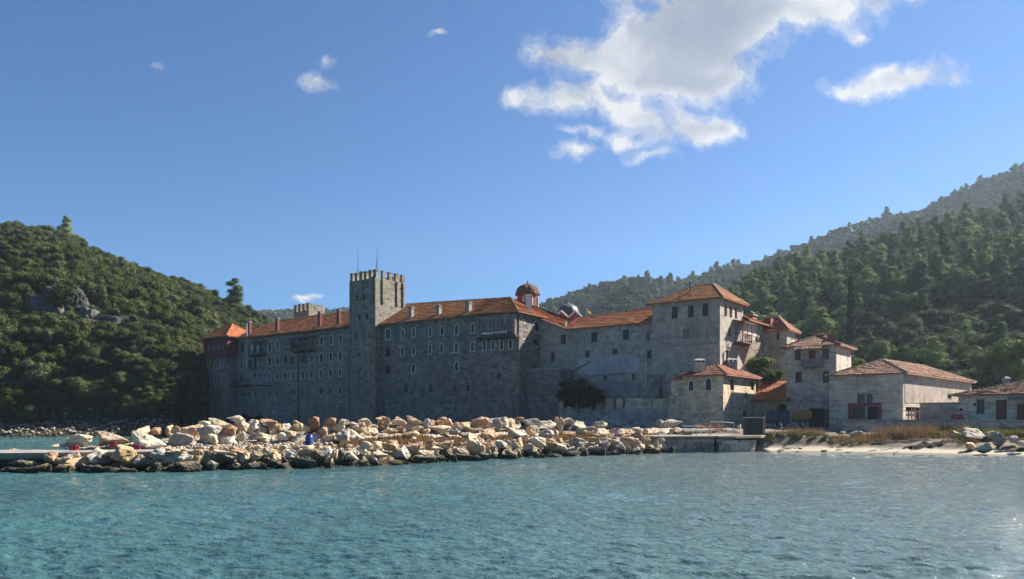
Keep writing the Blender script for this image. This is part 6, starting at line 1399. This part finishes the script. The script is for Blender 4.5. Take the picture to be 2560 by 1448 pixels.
# bollard lamp dot, hose: small clutter on the yard
x, y, z = P3(1848, 1073, 86); mb = MB(); mb.lathe((x, y, z), [(0,0),(.18,0),(.2,.45),(.16,.5),(0,.5)], 14); tag(obj('bucket', mb, M['trim']), 'small pale bucket by the house foot left of the tank', 'bucket')
x, y, z = P3(1708, 1086, 77); mb = MB(); mb.tube((x, y, z+.2), (x+.9, y+.5, z+.2), .28, 12); tag(obj('log', mb, M['bark']), 'short thick log lying behind the bent railing', 'log')
for px, py, d, w_, lab in ((1772,1066,85,52,'heap of cut branches and wood at the house foot'),(1800,1073,82,34,'smaller heap of planks beside the straight railing')):
    mb = MB(); rr = random.Random(px); x, y, z = P3(px, py+6, d)
    for i in range(90):
        a = Vector((x+rr.uniform(-1, 1)*w_*d/FP/2, y+rr.uniform(-.8, .8), z+rr.uniform(0, .55))); b = a+Vector((rr.uniform(-1, 1), rr.uniform(-.4, .4), rr.uniform(-.15, .35)))*.9; mb.tube(a, b, rr.uniform(.015, .06), 5, .01)
    tag(obj('brushwood', mb, M['rust']), lab, 'brushwood', kind='stuff')
# seaweed banks and driftwood on the beach
def seaweed_mat(t):
    g = t.n('ShaderNodeNewGeometry').outputs['Position']; n1 = t.noise(g, 3.5, 6, .7)
    return bsdf(t, t.mix(t.ramp(n1, [(.5, 0), (.7, 1)]), (.018,.014,.012), (.11,.085,.065)), .95, n1, 1.0, .12, .1)
M['seaweed'] = mat('seaweed', seaweed_mat)
def bank(px0, px1, py, dd, h, w_, seed):
    d = dd; n = 40; mb = MB(); vs = []
    for j in range(9):
        for i in range(n+1):
            px = px0+(px1-px0)*i/n; e = math.sin(math.pi*i/n)**.5; u = j/8; y = d+(u-.5)*w_*e+.5*vnoise(px*.05, seed, 1); x = xat(px, y)
            z = ground_z(x, y)+h*e*math.sin(math.pi*min(1, u*1.15))*(.7+.6*vnoise(x*2, y*2+seed, .8))+.10*vnoise(x, y, 3)-.04; vs.append((x, y, z))
    mb.add(vs, [(j*(n+1)+i, j*(n+1)+i+1, (j+1)*(n+1)+i+1, (j+1)*(n+1)+i) for j in range(8) for i in range(n)]); return mb
for a_ in ((1905,1985,0,76.6,.40,1.5,1),(2070,2180,0,74.8,.36,1.5,2),(2175,2330,0,73.2,.45,1.7,3),(2250,2420,0,71.0,.42,1.5,4),(2400,2480,0,68.2,.25,1.0,5),(2160,2225,0,71.2,.10,.5,6),(2480,2640,0,66.8,.3,1.2,7)):
    o = obj('seaweed', bank(*a_), M['seaweed'], uv=False, smooth=True); tag(o, 'dark banks of dried seaweed thrown up along the sandy beach', 'seaweed', 'seaweed banks', 'stuff')
rr = random.Random(21); wood_items = []
for i in range(14):
    px = rr.uniform(1890, 2330); d = rr.uniform(71.5, 75)-.012*max(0, px-2000); x = xat(px, d); z = ground_z(x, d)+.06; a = rr.uniform(-.5, .5); L = rr.uniform(.3, 1.0)
    mb = MB(); mb.tube((x, d, z), (x+L*math.cos(a), d+L*math.sin(a), z+.05), .05, 6, .03); mb.tube((x+L*.5*math.cos(a), d+L*.5*math.sin(a), z+.03), (x+L*.7, d+L*.4, z+.2), .03, 5, .01)
    o = tag(obj('driftwood', mb, M['bark_pale']), '', 'driftwood', 'driftwood on the beach'); wood_items.append(('bleached stick of driftwood on the sand', px, o))
order_labels(wood_items, lambda k: k, lambda k, w_: f'{k}, {w_} of the beach litter')

# ------------------------------------------------------------------ grasses, shrubs
def tuft_mesh(name, spots, m, hmin, hmax, per, seed, wid=.02, spread=.35):
    r = np.random.default_rng(seed); V_ = []; F_ = []; tint = []
    for (x, y, z, s) in spots:
        for _ in range(per):
            a = r.uniform(0, 6.28); q = r.uniform(0, .45)*s; h = r.uniform(hmin, hmax)*s; l = r.normal(0, spread)*h; b = r.uniform(0, 6.28); w_ = wid*r.uniform(.7, 1.6)
            px_, py_ = x+q*math.cos(a), y+q*math.sin(a); dx, dy = w_*math.cos(b), w_*math.sin(b); lx, ly = l*math.cos(a+1), l*math.sin(a+1); k = len(V_)
            V_ += [(px_-dx, py_-dy, z-.05), (px_+dx, py_+dy, z-.05), (px_+dx*.8+lx*.4, py_+dy*.8+ly*.4, z+h*.6), (px_-dx*.8+lx*.4, py_-dy*.8+ly*.4, z+h*.6), (px_+lx, py_+ly, z+h)]
            F_ += [(k, k+1, k+2, k+3), (k+3, k+2, k+4)]; tint += [r.uniform()]*5
    me = bpy.data.meshes.new(name); me.from_pydata(V_, [], F_); me.update(); me.materials.append(m)
    a = me.attributes.new('tint', 'FLOAT', 'POINT'); a.data.foreach_set('value', np.array(tint, np.float32)); return me
def spots(n, px0, px1, d0, d1, s0, s1, seed, zf=ground_z):
    r = random.Random(seed); out = []
    for _ in range(n):
        px, d = r.uniform(px0, px1), r.uniform(d0, d1); x = xat(px, d); out.append((x, d, zf(x, d), r.uniform(s0, s1)))
    return out
def bw(x, y):
    px = x/y*FP+CX; o_ = y-front_depth(px); return float(np.interp(o_, [0,1.4,3,6.5,8.5,10.5], [0,.5,1.0,1.2,1.5,2.0]))
L = []
for (n, p0, p1, o0, o1, s) in ((40,852,885,5.5,7.5,.9),(40,900,960,6,8.2,.9),(90,960,1075,6,9,1.0),(70,1075,1180,6,8.5,.9),(30,1230,1275,6.5,8.5,1.0),(90,1395,1500,6,9.5,1.3),(20,1590,1640,7,9,.8),(50,1280,1400,4,7,.6),(20,1120,1200,3.5,5,.7)):
    r = random.Random(n+p0)
    for _ in range(n): px = r.uniform(p0, p1); y = front_depth(px)+r.uniform(o0, o1); L.append((xat(px, y), y, bw(xat(px, y), y), s*r.uniform(.6, 1.1)))
tag(link('dry_grass', tuft_mesh('dry_grass', L, M['dry_grass'], .10, .34, 34, 1)), 'dry orange grass growing among the boulders of the breakwater', 'grass', kind='stuff')
L = spots(60, 1965, 2062, 76.5, 79, .5, 1.4, 3)+spots(90, 2160, 2420, 73.5, 77, .5, 1.5, 4)+spots(30, 2230, 2390, 75, 77.5, 1.3, 1.9, 44)+spots(60, 2080, 2170, 73.5, 77, .4, .9, 5)+spots(60, 2185, 2300, 75, 76.5, 1.3, 2.2, 9)+spots(60, 1925, 1975, 76.5, 79.5, .3, .7, 6)+spots(40, 1690, 1760, 79, 83, .5, 1.0, 7)+spots(90, 2400, 2640, 70, 74, .5, 1.2, 31)
tag(link('low_scrub', tuft_mesh('low_scrub', spots(110, 2090, 2560, 74, 77.5, .5, 1.0, 14)+spots(90, 1915, 2080, 75.2, 79.5, .35, .8, 15), M['green_weed'], .15, .5, 40, 6, .03, .6)), 'low olive scrub among the dry reeds above the beach', 'scrub', kind='stuff')
tag(link('dry_reeds', tuft_mesh('dry_reeds', L, M['dry_grass'], .12, .8, 30, 2, .014, .6)), 'rust brown dry reeds and weeds along the top of the beach', 'grass', kind='stuff')
L = spots(260, 2405, 2680, 71.5, 75.5, .8, 1.6, 8)+spots(30, 2290, 2420, 75, 76.2, .6, 1.2, 10)
tag(link('green_weeds', tuft_mesh('green_weeds', L, M['green_weed'], .25, .6, 60, 4, .03, .5)), 'yellow green weeds on the bank below the cottage', 'weeds', kind='stuff')
L = spots(70, 2000, 2500, 100, 112, 1, 2, 12)
# shrubs and single trees among the buildings
CB = crown('crown_bush', lobes_round(71, 18, 3.2, 4.4), 4200, .12, M['leaf_dark'], 71)
CFG = crown('crown_fig', lobes_round(72, 16, 2.6, 3.6), 3000, .13, M['leaf_fig'], 72)
CCY = crown('crown_cypress', [(0,0,1+i*.85,.95*(1-abs(i-4)/15),.9) for i in range(13)], 3000, .16, M['leaf_cypress'], 73, .8, .4)
def at(px, py, d): return P3(px, py, d)
tree('dark_bush', 'dark rounded evergreen bush behind the battlemented wall, tall half against the bastion', 'bush', at(1446, 1022, 106.5), CB, TR_OAK, .95, 1.0)
tree('dark_bush', 'dark low evergreen bush behind the battlemented wall, its right half', 'bush', at(1484, 1020, 105), CB, TR_OAK, .72, .66, rz=2)
tree('fig_tree', 'leafy green fig tree between the red roofed house and the annexe', 'fig tree', (xat(1893, 107), 107, zat(962, 107)), CFG, TR_OAK, 1.25, 1.1)
tree('fig_tree', 'smaller bright green fig against the balcony house wall', 'fig tree', (xat(1928, 104.5), 104.5, zat(962, 104.5)), CFG, TR_OAK, .75, .6, rz=2)
tree('cypress', 'tall narrow dark cypress rising among the pines', 'cypress', (xat(2127, 165), 165, zat(905, 165)), CCY, TR_PINE, 1.15, 1.55)
for i, (px, py, d, h) in enumerate(((2485,985,125,1.0),(2548,980,122,.9))):
    tree('cypress', ['slim cypress on the slope behind the cottage, left of the pair','slim cypress on the slope behind the cottage, right of the pair'][i], 'cypress', (xat(px, d), d, zat(py, d)), CCY, TR_PINE, .7*h, .75*h)
tree('small_tree', 'bright green leafy tree behind the cottage chimney', 'tree', (xat(2515, 120), 120, zat(985, 120)), CFG, TR_OAK, 2.0, 2.4)
tree('small_tree', 'small light green sapling above the boathouse roof', 'tree', (xat(2145, 108), 108, zat(935, 108)), CFG, TR_OAK, .5, .6)
for i, (px, s) in enumerate(((600, .5), (640, .42), (1322, .3), (1672, .35))):
    d = (149, 146, 108, 100)[i]; tree('dark_bush', ['low dark bush at the foot of the west wing beside the shaft','low dark bush at the foot of the west wing further right','small dark bush at the foot of the bastion','small dark bush by the foot of the battlemented wall'][i], 'bush', (xat(px, d), d, 1.8), CB, TR_OAK, s*1.6, s)
# bare dead trunks on the shaded slope
for i, (px, y0, y1, d) in enumerate(((2400,850,780,160),(2488,960,880,122),(2545,930,865,119))):
    mb = MB(); p = Vector(P3(px, y0, d)); q = Vector(P3(px-2, y1, d)); mb.tube(p, q, .16, 6, .03)
    for k in range(6): a = p.lerp(q, .3+.11*k); mb.tube(a, a+Vector((random.uniform(-1, 1), random.uniform(-.6, .6), .9)), .05, 5, .01)
    tag(obj('dead_tree', mb, M['bark_pale']), ['pale dead trunk high on the shaded pine slope','pale dead trunk beside the left slim cypress','pale dead trunk beside the right slim cypress'][i], 'dead tree')
# rocky outcrops on the western hill
for i, (px, q, sx, sy, sz) in enumerate(((128,770,7,5,8),(172,765,6,4,9),(262,803,9,5,4),(216,795,6,4,5))):
    p = HL.pt(px, q_at(HL, px, q+22)); bm = bmesh.new(); bmesh.ops.create_icosphere(bm, subdivisions=4, radius=1)
    for v_ in bm.verts:
        c = v_.co*1.6+Vector((i*9, 0, 0)); v_.co *= 1+.45*mnoise.noise(c)+.22*abs(mnoise.noise(c*2.6))+.10*mnoise.noise(c*7); v_.co.x *= sx*.62; v_.co.y *= sy*.62; v_.co.z *= sz*.62
    me = bpy.data.meshes.new('rock_outcrop'); bm.to_mesh(me); bm.free(); me.materials.append(M['rock_cliff'])
    o = bpy.data.objects.new('rock_outcrop', me); COL.objects.link(o); o.location = (p[0], p[1]+1.0, p[2]+.6); tag(o, ['pale grey crag on the western hill, tallest and furthest left','pale grey crag on the western hill beside the tallest one','wide low grey rock face on the western hill, furthest right','small grey rock face in the middle of the crags'][i], 'rock outcrop', 'crags on the western hill')

# ------------------------------------------------------------------ haze
hz = MB(); hz.box(-1300, 1500, -30, 1450, -6, 320)
hm = bpy.data.materials.new('haze'); hm.use_nodes = True; t = NT(hm.node_tree)
vol = t.n('ShaderNodeVolumePrincipled', ins={'Color': (.66, .82, 1, 1), 'Density': HAZE, 'Anisotropy': .35})
t.n('ShaderNodeOutputMaterial', ins={1: vol.outputs[0]})
o = obj('haze', hz, hm, uv=False); tag(o, 'thin blue summer haze in the air over the bay and hills', 'haze', kind='stuff')
